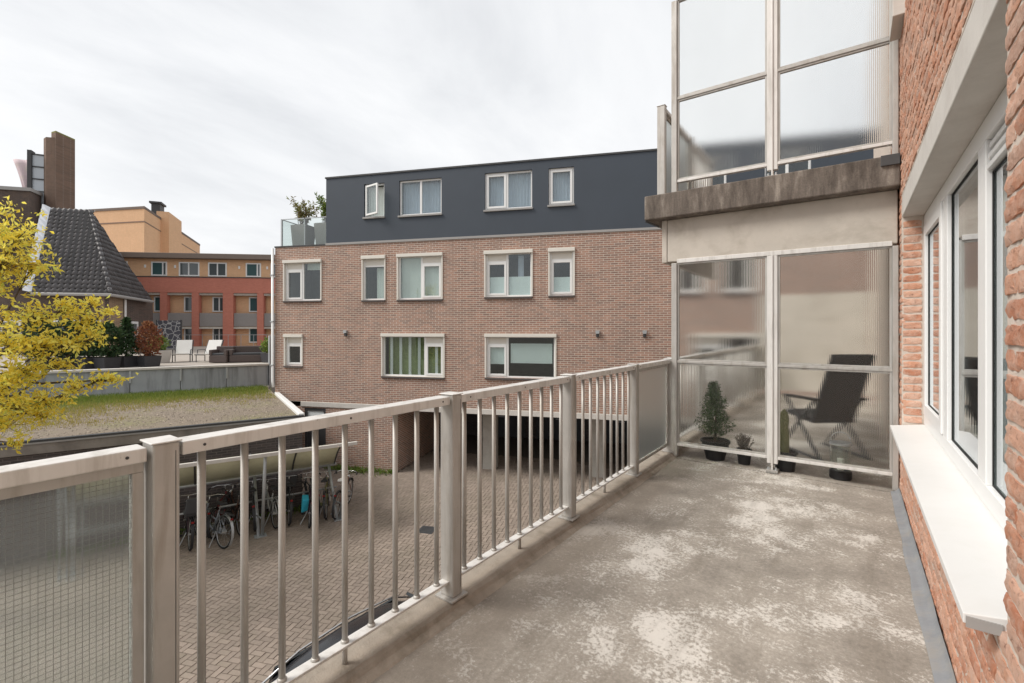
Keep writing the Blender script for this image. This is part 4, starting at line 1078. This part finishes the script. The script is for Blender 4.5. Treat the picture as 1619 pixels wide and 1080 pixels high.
# ------------------------------------------------------------------ yellow tree at the left edge
TR = thing('yellow_leaved_tree', 'tree with fresh yellow leaves reaching in from the left edge', 'tree', (-12.35, .75, 0))
def tw(px, py, d):                      # bearing in the photograph's frame to metres round the trunk
    u_, v_ = (px-809.5)/745, (520-py)/745
    f = PROJ_F; r = Vector((f.y, -f.x, 0))
    p = (f+r*u_+Vector((0,0,v_)))*d+Vector((0,0,4.95)); return p-Vector((-12.35,.75,0))
trunk = MB(); limbs = MB(); lf = MB()
fork = Vector((-.15, .1, 3.3))
trunk.tube([(0,0,-.02), (.03,.02,.7), (-.04,.05,1.8), fork, (-.3,.2,5.0), (-.2,.3,7.2)], [.17,.14,.12,.10,.07,.03], 10)
cl = [(28,372,7.9,.34),(8,410,7.7,.40),(52,420,8.1,.26),(-30,440,7.8,.5),(-20,520,7.7,.5),(62,500,8.0,.30),(108,488,8.2,.26),(138,505,8.3,.24),(22,545,7.6,.34),(70,545,7.9,.30),(112,540,8.1,.26),(150,530,8.4,.18),
      (40,585,7.8,.26),(15,600,7.6,.24),(-20,600,7.7,.45),(100,576,8.1,.18),(30,640,7.8,.30),(75,632,8.0,.26),(120,612,8.2,.22),(160,598,8.4,.18),(178,600,8.4,.10),(10,672,7.7,.25),(70,660,8.0,.18),(150,478,8.4,.09),(168,492,8.4,.08),(-40,660,7.7,.4),(-60,380,7.8,.5),(-40,330,7.9,.45),(24,700,8.0,.10)]
for px, py, d, r in cl:
    c = tw(px, py, d)
    b0 = fork+Vector((-.1,.05,random.uniform(-.3,1.6)))
    mid_ = b0.lerp(c, .5)+Vector((random.gauss(0,.10), random.gauss(0,.10), random.uniform(-.25,.05)))
    limbs.tube([b0, mid_, c], [.035,.02,.007], 6)
    nt_ = max(4, int(150*r*r*1.75)+5)
    for _ in range(nt_):
        q = c+Vector((random.gauss(0,1)*r*.62, random.gauss(0,1)*r*.62, random.gauss(0,1)*r*.40))
        limbs.tube([c.lerp(mid_, random.uniform(0,.35)), (c+q)/2+Vector((0,0,-.03)), q], [.006,.004,.002], 3, False)
        for _k in range(random.randint(6,9)):
            leaves(lf, [q+Vector((random.gauss(0,.06), random.gauss(0,.06), random.gauss(0,.035)))], .10, None, .3, .42)
        for _k in range(4):
            leaves(lf, [c.lerp(q, random.random())], .07, None, .3, .42)
trunk.build('trunk', BARK, TR, smooth=True); limbs.build('branches', BARK, TR, smooth=True)['kind'] = 'stuff'
lf.build('crown', YELLOW, TR)['kind'] = 'stuff'

# ------------------------------------------------------------------ bicycle shelter
SH = thing('bicycle_shelter', 'bicycle shelter with a curved translucent roof in the courtyard', 'shelter', (GO[0], GO[1], 0), 69.1)
POLY = NT('greenish acrylic'); nn = POLY.noise(POLY.vec(False), 2.2, 7, .65)
dfx = POLY.n('ShaderNodeBsdfDiffuse', {'Color': POLY.ramp(nn, [(.3, (.30,.27,.18)), (.7, (.50,.47,.37))])}); tlx = POLY.n('ShaderNodeBsdfTranslucent', {'Color': (.52,.48,.36,1)}); trx = POLY.n('ShaderNodeBsdfTransparent', {'Color': (.8,.8,.72,1)})
ma = POLY.n('ShaderNodeMixShader', {0: .5}); POLY.l(dfx.outputs[0], ma.inputs[1]); POLY.l(tlx.outputs[0], ma.inputs[2])
mb_ = POLY.n('ShaderNodeMixShader', {0: .42}); POLY.l(ma.outputs[0], mb_.inputs[1]); POLY.l(trx.outputs[0], mb_.inputs[2]); POLY.l(mb_.outputs[0], POLY.out.inputs[0])
def arc(t_): 
    y = -1.98+1.72*t_; z = 2.10-.16*t_-.76*t_**2.6; return y, z
X0, X1, NB = -4.6, .78, 5
xs = [X0+(X1-X0)*k/NB for k in range(NB+1)]
for k in range(NB):
    m = MB(); vs = []
    for i in range(13):
        y, z = arc(i/12); vs += [(xs[k]+.012, y, z), (xs[k+1]-.012, y, z), (xs[k]+.012, y+.002, z-.008), (xs[k+1]-.012, y+.002, z-.008)]
    fs = []
    for i in range(12):
        a = i*4; fs += [(a,a+1,a+5,a+4), (a+2,a+6,a+7,a+3), (a,a+4,a+6,a+2), (a+1,a+3,a+7,a+5)]
    fs += [(0,2,3,1), (48,49,51,50)]
    m.add(vs, fs).build('roof_panel', POLY.m, SH, smooth=True)
for x in xs:
    MB().tube([(x, *arc(i/12)) for i in range(13)], .022, 6).build('rib', DKTRIM, SH, smooth=True)
MB().box(X0-.08, X1+.16, -2.05, -1.985, 2.055, 2.135).build('front_beam', LINT, SH, bevel=.006)
MB().tube([(X0-.05,-.24,1.17),(X1+.05,-.24,1.17)], .045, 8).build('rear_beam', STEEL, SH, smooth=True)
MB().tube([(X0,-.55,.62),(X1,-.55,.62)], .025, 8).build('wheel_rail', STEEL, SH, smooth=True)
for x in (-4.55, -1.15, .66):
    p = MB().tube([(x-.03,-1.28,.0),(x-.03,-.28,1.16)], .038, 8).build('leg', STEEL, SH, smooth=True)
    MB().tube([(x+.05,-1.30,.0),(x+.05,-1.92,2.05)], .038, 8).build('leg', STEEL, SH, smooth=True)
    MB().box(x-.12,x+.14,-1.40,-1.18,.0,.012).build('foot_plate', STEEL, SH); MB().tube([(x-.05,-1.02,.42),(x+.07,-1.42,.42)], .02, 6).build('brace', STEEL, SH)

# ------------------------------------------------------------------ bicycles
TYRE = pm('tyre rubber', (.018, .018, .018), .85, var=.2); RIM = pm('rim', (.50,.50,.50), .35, .8, .1)
_c = {}
def whl(kind):
    if kind in _c: return _c[kind]
    m = MB()
    if kind == 'tyre': m.torus((0,0,0), .333, .021, 26, 6); me = m.mesh('tyre', TYRE, True)
    elif kind == 'rim': m.torus((0,0,0), .308, .011, 26, 5); me = m.mesh('rim', RIM, True)
    elif kind == 'spokes':
        for k in range(18):
            a = 2*math.pi*k/18; m.tube([(.02*math.cos(a+.5),.03*(-1)**k,.02*math.sin(a+.5)), (.305*math.cos(a),0,.305*math.sin(a))], .0016, 3, False)
        m.tube([(0,-.05,0),(0,.05,0)], .02, 8); me = m.mesh('spokes', RIM)
    _c[kind] = me; return me
BAG = pm('blue pannier cloth', (.02, .30, .42), .7, var=.12)
RACKM = DKTRIM
def bicycle(label, gx, gy, rz, frame_c, lean=4, kind='', saddle=None, guard=None, scale=1.0):
    hd = R(90+rz); p = W[LBG] @ Vector((gx+.53*math.cos(hd), gy+.53*math.sin(hd), 0))
    T = thing('bicycle', label, 'bicycle', p, 69.1+90+rz, 'bicycles in and beside the shelter')
    T.rotation_euler[0] = R(lean); T.scale = (scale,)*3
    fm = pm('bicycle paint', frame_c, .35, .2, .08); gm = guard or BLACKP
    for x in (-.53, .53):
        w_ = bpy.data.objects.new('wheel', whl('tyre')); col.objects.link(w_); w_.parent = T; w_.location = (x, 0, .355)
        inst('rim', whl('rim'), w_, (0,0,0)); inst('spokes', whl('spokes'), w_, (0,0,0))
    bb = (-.06,0,.29); st_ = (-.22,0,.78); hd0 = (.36,0,.62); hd1 = (.31,0,.84)
    f = MB()
    f.tube([bb, st_], .017, 7); f.tube([bb, (.18,0,.42), hd0], .019, 7); f.tube([hd0, hd1], .02, 7); f.tube([bb, (-.53,.05,.355)], .011, 5); f.tube([bb, (-.53,-.05,.355)], .011, 5)
    f.tube([(-.20,0,.70),(-.53,.05,.355)], .010, 5); f.tube([(-.20,0,.70),(-.53,-.05,.355)], .010, 5)
    if 'm' in kind: f.tube([(-.20,0,.72), (.32,0,.78)], .017, 7)
    else: f.tube([(-.16,0,.55), (.10,0,.58), (.34,0,.72)], .016, 7)
    f.build('frame', fm, T, smooth=True)
    k = MB()
    for s_ in (-1, 1): k.tube([(.36,0,.64),(.37,.055*s_,.60),(.47,.055*s_,.45),(.53,.055*s_,.355)], .011, 5)
    k.build('fork', fm, T, smooth=True)
    h = MB(); h.tube([(.31,0,.84),(.285,0,1.0)], .013, 6); h.tube([(.06,-.29,.99),(.16,-.28,1.01),(.26,-.16,1.02),(.29,0,1.0),(.26,.16,1.02),(.16,.28,1.01),(.06,.29,.99)], .011, 6)
    hb = h.build('handlebar', CHROME, T, smooth=True)
    for s_ in (-1, 1): MB().tube([(.045,.292*s_,.987),(.15,.281*s_,1.008)], .017, 7).build('grip', BLACKP, hb, smooth=True)
    MB().tube([(-.22,0,.78),(-.245,0,.92)], .013, 6).build('seat_post', CHROME, T)
    MB().hull([(-.39,-.09,.92),(-.39,.09,.92),(-.20,.05,.92),(-.06,.018,.92),(-.06,-.018,.92),(-.20,-.05,.92)], [(-.38,-.08,.975),(-.38,.08,.975),(-.20,.045,.965),(-.07,.014,.96),(-.07,-.014,.96),(-.20,-.045,.965)]).build('saddle', saddle or BLACKP, T, bevel=.012)
    for x, a0, a1 in ((-.53, 20, 215), (.53, -10, 150)):
        m = MB(); vs = []
        n = 12
        for i in range(n+1):
            a = R(a0+(a1-a0)*i/n) if x < 0 else R(a0+40+(a1-a0)*i/n)
            for w2 in (-.028, .028): vs.append((x+.375*math.cos(a), w2, .355+.375*math.sin(a)))
        m.add(vs, [(2*i,2*i+1,2*i+3,2*i+2) for i in range(n)]); m.build('mudguard', gm, T, smooth=True)
    r = MB(); 
    for y in (-.06, -.02, .02, .06): r.tube([(-.24,y,.76),(-.78,y,.765)], .006, 4)
    for y in (-.07, .07): r.tube([(-.72,y,.765),(-.53,y,.36)], .006, 4)
    r.build('rear_rack', RACKM, T)
    tlp = MB().box(-.80,-.78,-.03,.03,.67,.71).build('tail_light', MATS['tail red'], T, bevel=.006)
    c = MB(); c.torus((-.06,-.055,.29), .085, .006, 16, 4); c.build('chainring', CHROME, T)
    for s_, dz in ((1, -.12), (-1, .12)):
        cr_ = MB().tube([(-.06,.08*s_,.29),(-.02,.09*s_,.29+dz)], .010, 5).build('crank', CHROME, T); MB().box(-.06,.03,min(.10*s_,.19*s_),max(.10*s_,.19*s_),.28+dz,.30+dz).build('pedal', BLACKP, cr_)
    MB().tube([(-.30,.06,.33),(-.36,.20,.03)], .010, 5).build('kickstand', STEEL, T)
    MB().hull([(-.53,-.052,.31),(.03,-.052,.20),(.03,-.052,.38),(-.53,-.052,.40)], [(-.53,-.040,.31),(.03,-.040,.20),(.03,-.040,.38),(-.53,-.040,.40)]).build('chain_case', gm, T)
    MB().lathe([(.045,0),(.05,.03),(.02,.07)], 10, (.40,0,.80)).build('headlight', CHROME, T)
    if 'b' in kind:
        for s_ in (1,): MB().hull([(-.64,.08*s_,.46),(-.34,.08*s_,.42),(-.34,.22*s_,.42),(-.68,.22*s_,.42)], [(-.72,.08*s_,.75),(-.30,.08*s_,.75),(-.30,.23*s_,.75),(-.72,.23*s_,.75)]).build('pannier', BAG, T, bevel=.02)
    if 'c' in kind: MB().ring(.36,.70,.72,.98,.02,-.19,.19).build('front_basket', RACKM, T)
    if 'k' in kind:
        q = MB(); q.hull([(-.66,-.14,.78),(-.36,-.14,.78),(-.36,.14,.78),(-.66,.14,.78)], [(-.70,-.16,.86),(-.34,-.16,.86),(-.34,.16,.86),(-.70,.16,.86)]); q.hull([(-.72,-.16,.86),(-.62,-.16,.86),(-.62,.16,.86),(-.72,.16,.86)], [(-.80,-.13,1.22),(-.74,-.13,1.22),(-.74,.13,1.22),(-.80,.13,1.22)])
        q.build('child_seat', DGREY, T, bevel=.02)
    return T
pm('tail red', (.22, .012, .012), .4)
bicycle('black bicycle half hidden behind the first railing post', -3.34, -1.07, 4, (.03,.03,.03), 4, 'c')
bicycle('black bicycle with a child seat, next but one to the first railing post', -2.54, -1.25, 6, (.05,.02,.03), 3, 'k')
bicycle('grey ladies bicycle standing out at an angle with silver mudguard', -1.93, -1.55, 24, (.22,.24,.27), 7, '', None, STEEL)
bicycle('dark red bicycle deep under the shelter roof', -2.05, -.85, -20, (.16,.03,.03), -3, 'm')
bicycle('brown bicycle with chrome bars left of the forked shelter leg', -1.55, -1.0, 12, (.12,.06,.04), 4, '')
bicycle('black bicycle with a tall saddle close behind the forked shelter leg', -1.22, -.9, -4, (.03,.03,.03), -3, 'm')
bicycle('silver bicycle just right of the forked shelter leg', -.80, -1.0, 8, (.50,.50,.48), 3, '', None, STEEL)
bicycle('black bicycle with a wire front basket in the middle bay', -.48, -.98, -4, (.02,.02,.025), 4, 'c')
bicycle('dark bicycle carrying bright blue panniers', -.08, -1.42, -8, (.07,.03,.06), 6, 'b')
bicycle('black city bicycle between the blue panniers and the olive bicycle', .12, -.95, 6, (.03,.035,.04), 3, 'm')
bicycle('olive green bicycle second from the open end of the shelter', .40, -1.10, -16, (.22,.21,.08), -4, '')
bicycle('brown bicycle with a white saddle at the open end of the shelter', .62, -1.22, -30, (.20,.08,.05), 4, 'm', WHITE)
wd = MB()
for k in range(420):
    q = W[AB] @ Vector((random.uniform(2.3,4.8), -abs(random.gauss(0,.22))-.03, 0)) if k < 220 else W[LBG] @ Vector((random.uniform(-5,.6), -abs(random.gauss(0,.18))-.02, 0))
    leaves(wd, [q+Vector((0,0,random.uniform(0,.10))) for _ in range(5)], .09, None, 1.2, .35)
o = wd.build('weeds', LGREEN); tag(o, 'low green weeds along the foot of the courtyard walls', 'weeds', kind='stuff')

# ------------------------------------------------------------------ car parked under the balcony
CAR = thing('parked_car', 'black car parked below the balcony, only its roof showing through the railing', 'car', (-4.22, 3.72, 0), 90); CAR.scale = (1, 1, 1.07)
PAINT = pm('black car paint', (.014, .015, .018), .22, 0, .05, spec=.6); CGL = dark_pane('tinted car glass', (.012, .015, .016))
sec = [(-2.1,.42,.62,.66,.60,.55),(-1.95,.30,.78,.80,.90,.60),(-1.55,.24,.88,.86,1.24,.56),(-1.05,.22,.90,.87,1.43,.60),(-.3,.22,.90,.87,1.47,.62),(.35,.22,.90,.87,1.43,.60),(1.0,.22,.88,.86,1.06,.60),(1.5,.24,.80,.84,.88,.62),(1.95,.32,.66,.76,.72,.60),(2.12,.42,.56,.62,.58,.55)]
vs = []
for x, z0, zb, hw_, zr, wr in sec:
    vs += [(x,-hw_*.92,z0),(x,-hw_,(z0+zb)/2),(x,-hw_*.97,zb),(x,-wr-.05,max(zb+.005,zr-.07)),(x,-wr+.10,zr),(x,wr-.10,zr),(x,wr+.05,max(zb+.005,zr-.07)),(x,hw_*.97,zb),(x,hw_,(z0+zb)/2),(x,hw_*.92,z0)]
n = len(sec); fs = [(i*10+k, (i+1)*10+k, (i+1)*10+(k+1)%10, i*10+(k+1)%10) for i in range(n-1) for k in range(10)]+[tuple(range(10)), tuple(reversed(range((n-1)*10, n*10)))]
body = MB().add(vs, fs).build('body', PAINT, CAR, smooth=True); sm = body.modifiers.new('sub', 'SUBSURF'); sm.levels = 1; sm.render_levels = 2
for s_ in (-1, 1):
    MB().tube([(-1.40,.60*s_,1.27),(-.95,.61*s_,1.385),(-.3,.62*s_,1.42),(.3,.61*s_,1.385),(.75,.60*s_,1.20)], .012, 6).build('roof_rail', CHROME, CAR, smooth=True)
    for x0, x1 in ((-1.25,-.42), (-.36,.55)): MB().hull([(x0,.80*s_,.93),(x1,.80*s_,.93),(x1-.12,.675*s_,1.30),(x0+.08,.675*s_,1.30)], [(x0,.845*s_,.93),(x1,.845*s_,.93),(x1-.12,.70*s_,1.31),(x0+.08,.70*s_,1.31)]).build('side_window', CGL, CAR)
    for x in (-1.28, 1.30):
        w_ = MB(); w_.torus((x,.76*s_,.31), .24, .085, 24, 8); wh = w_.build('wheel', TYRE, CAR, smooth=True)
        MB().tube([(x,.70*s_,.31),(x,.80*s_,.31)], .19, 16).build('rim', RIM, wh)
    MB().box(1.93,2.03,min(.40*s_,.66*s_),max(.40*s_,.66*s_),.58,.66).build('headlight', CLEAR, CAR, bevel=.02); MB().box(-2.03,-1.93,min(.48*s_,.68*s_),max(.48*s_,.68*s_),.62,.78).build('tail_light', MATS['tail red'], CAR, bevel=.02)
    MB().box(.55,.75,min(.86*s_,1.0*s_),max(.86*s_,1.0*s_),.93,1.05).build('mirror', PAINT, CAR, bevel=.03)
MB().hull([(1.0,-.56,1.02),(1.0,.56,1.02),(.45,.50,1.385),(.45,-.50,1.385)], [(1.02,-.56,1.06),(1.02,.56,1.06),(.47,.50,1.415),(.47,-.50,1.415)]).build('windscreen', CGL, CAR)

# ------------------------------------------------------------------ things on the neighbour's balcony
POT = pm('dark plastic pot', (.028, .028, .03), .55, var=.25)
def potted(name, label, loc, r0, r1, h, n=22):
    T = thing(name, label, 'plant', loc, 0, "pots behind the privacy screen")
    MB().lathe([(r0,0),(r0*1.02,.01),(r1*.97,h*.86),(r1*1.05,h*.88),(r1*1.05,h),(r1*.93,h),(r1*.90,h-.02)], n, cap=False).add([(r0*math.cos(k*.5),r0*math.sin(k*.5),0) for k in range(12)], [tuple(reversed(range(12)))]).build('pot', POT, T, smooth=False)
    MB().lathe([(.001,h-.025),(r1*.91,h-.022)], n, cap=False).build('soil', SOIL, T); return T
T = potted('potted_conifer', 'small cone shaped conifer in a black pot behind the screen', (-1.24, 5.585, 3.5), .095, .150, .215)
MB().tube([(0,0,.2),(.01,0,.55),(-.02,0,.88)], [.014,.010,.004], 6).build('trunk', BARK, T)
lf = MB()
for k in range(900):
    u_ = random.random()**1.15; a = random.uniform(0,6.283); r = (.185*(1-u_)**.75+.015)*(1+.18*math.sin(a*2+u_*14))
    p0 = Vector((-.02*u_,0,.20+u_*.60)); p1 = p0+Vector((math.cos(a)*r, math.sin(a)*r, .05+r*.55))
    for j in range(6):
        leaves(lf, [p0.lerp(p1, .25+.75*random.random())+Vector((random.gauss(0,.006),)*3)], .026, .25+.6*random.random(), .9, .35)
lf.build('foliage', MGREEN, T)['kind'] = 'stuff'
T = potted('potted_heather', 'withered grey heather in a small dark pot behind the screen', (-.945, 5.57, 3.5), .058, .075, .16)
lf = MB(); st = MB()
for k in range(120):
    a = random.uniform(0,6.283); r = random.uniform(.01,.105); h = random.uniform(.09,.17)
    q = [(.3*r*math.cos(a),.3*r*math.sin(a),.14),(r*math.cos(a),r*math.sin(a),.15+h)]; st.tube(q, .0012, 3, False)
    for j in range(16): leaves(lf, [Vector(q[0]).lerp(Vector(q[1]), .3+.7*random.random())], .016, None, .6, .4)
st.build('stems', BARK, T)['kind'] = 'stuff'; lf.build('foliage', HEATH, T)['kind'] = 'stuff'
T = potted('potted_cactus', 'slim green cactus in a black pot beside the middle screen post', (-.56, 5.57, 3.5), .082, .105, .20)
CACT = pm('cactus skin', (.22, .23, .10), .7, var=.25, scale=25)
m = MB(); vs = []; n = 24; hs = [0,.05,.12,.2,.27,.34,.40,.43,.445]
for i, z in enumerate(hs):
    r = .042*(1+.1*math.sin(z*18))*(1 if z < .36 else max(.05, 1-((z-.36)/.09)**2))
    for k in range(n): a = 2*math.pi*k/n; rr = r*(1 if k % 2 else .78); vs.append((-.01+rr*math.cos(a), rr*math.sin(a), .18+z))
m.add(vs, [(i*n+k, i*n+(k+1)%n, (i+1)*n+(k+1)%n, (i+1)*n+k) for i in range(len(hs)-1) for k in range(n)]+[tuple(range((len(hs)-1)*n, len(hs)*n))]); m.build('stem', CACT, T, smooth=True)
sp = MB()
for k in range(260):
    a = 2*math.pi*random.randrange(12)/12+.26; z = random.uniform(.02,.42); p0 = Vector((-.01+.042*math.cos(a), .042*math.sin(a), .18+z)); d = Vector((math.cos(a)+random.gauss(0,.5), math.sin(a)+random.gauss(0,.5), random.gauss(0,.5))).normalized()
    sp.tube([p0, p0+d*.016], [.0012,.0004], 3, False)
sp.build('spines', pm('pale cactus spines', (.60,.52,.34), .7), T)['kind'] = 'stuff'
LN = thing('glass_lantern', 'glass candle lantern with a black base behind the screen', 'lantern', (-.095, 5.57, 3.5))
MB().lathe([(.085,0),(.092,.01),(.092,.075),(.080,.085)], 24).build('base', BLACKP, LN, smooth=False)
g_ = MB(); n = 24; vs = []
for r, z in ((.084,.086),(.084,.33),(.080,.33),(.080,.086)): vs += [(r*math.cos(2*math.pi*k/n), r*math.sin(2*math.pi*k/n), z) for k in range(n)]
g_.add(vs, [(i*n+k, i*n+(k+1)%n, ((i+1)%4)*n+(k+1)%n, ((i+1)%4)*n+k) for i in range(4) for k in range(n)]); g_.build('glass', CLEAR, LN, smooth=False)
MB().lathe([(.092,.331),(.094,.345),(.085,.352)], 24).build('top_ring', STEEL, LN)
MB().lathe([(.030,.086),(.030,.19),(.026,.195)], 16).build('candle', CREAM, LN)
MB().tube([(.085*math.cos(R(a)), 0, .35+.10*math.sin(R(a))) for a in range(0, 181, 15)], .004, 5).build('handle', STEEL, LN)
CH = thing('reclining_chair', 'dark reclining garden chair blurred behind the privacy screen', 'chair', (-.30, 6.62, 3.5), -140)
CUSH = pm('dark grey sling', (.035, .037, .042), .8, var=.15)
MB().hull([(-.25,-.28,.42),(.25,-.28,.42),(.25,.20,.38),(-.25,.20,.38)], [(-.25,-.28,.47),(.25,-.28,.47),(.25,.22,.43),(-.25,.22,.43)]).build('seat', CUSH, CH, bevel=.01)
MB().hull([(-.25,.20,.40),(.25,.20,.40),(.24,.50,1.16),(-.24,.50,1.16)], [(-.25,.155,.42),(.25,.155,.42),(.24,.455,1.18),(-.24,.455,1.18)]).build('backrest', CUSH, CH, bevel=.01)
MB().hull([(-.20,.42,.98),(.20,.42,.98),(.20,.47,1.10),(-.20,.47,1.10)], [(-.20,.36,1.0),(.20,.36,1.0),(.20,.41,1.12),(-.20,.41,1.12)]).build('head_cushion', CUSH, CH, bevel=.02)
for s_ in (-1, 1):
    MB().hull([(.27*s_-.03,-.25,.63),(.27*s_+.03,-.25,.63),(.27*s_+.03,.33,.65),(.27*s_-.03,.33,.65)], [(.27*s_-.03,-.25,.66),(.27*s_+.03,-.25,.66),(.27*s_+.03,.33,.68),(.27*s_-.03,.33,.68)]).build('armrest', BLACKP, CH, bevel=.008)
    MB().tube([(.28*s_,-.22,.63),(.28*s_,.34,.02)], .018, 6).build('leg', DGREY, CH); MB().tube([(.285*s_,.26,.64),(.285*s_,-.30,.02)], .018, 6).build('leg', DGREY, CH)
    MB().tube([(.285*s_,-.34,.015),(.285*s_,.38,.015)], .016, 6).build('foot_bar', DGREY, CH)
NE = thing('end_screen', 'pale partition at the far end of the neighbouring balcony', 'screen', (-.6, 11.9, 3.5))
MB().box(-1.05, .90, 0, .05, 0.1, 2.2).build('panel', CONC, NE); MB().box(-1.12,-1.051,-.03,.08,0,2.3).build('post', ALU, NE)
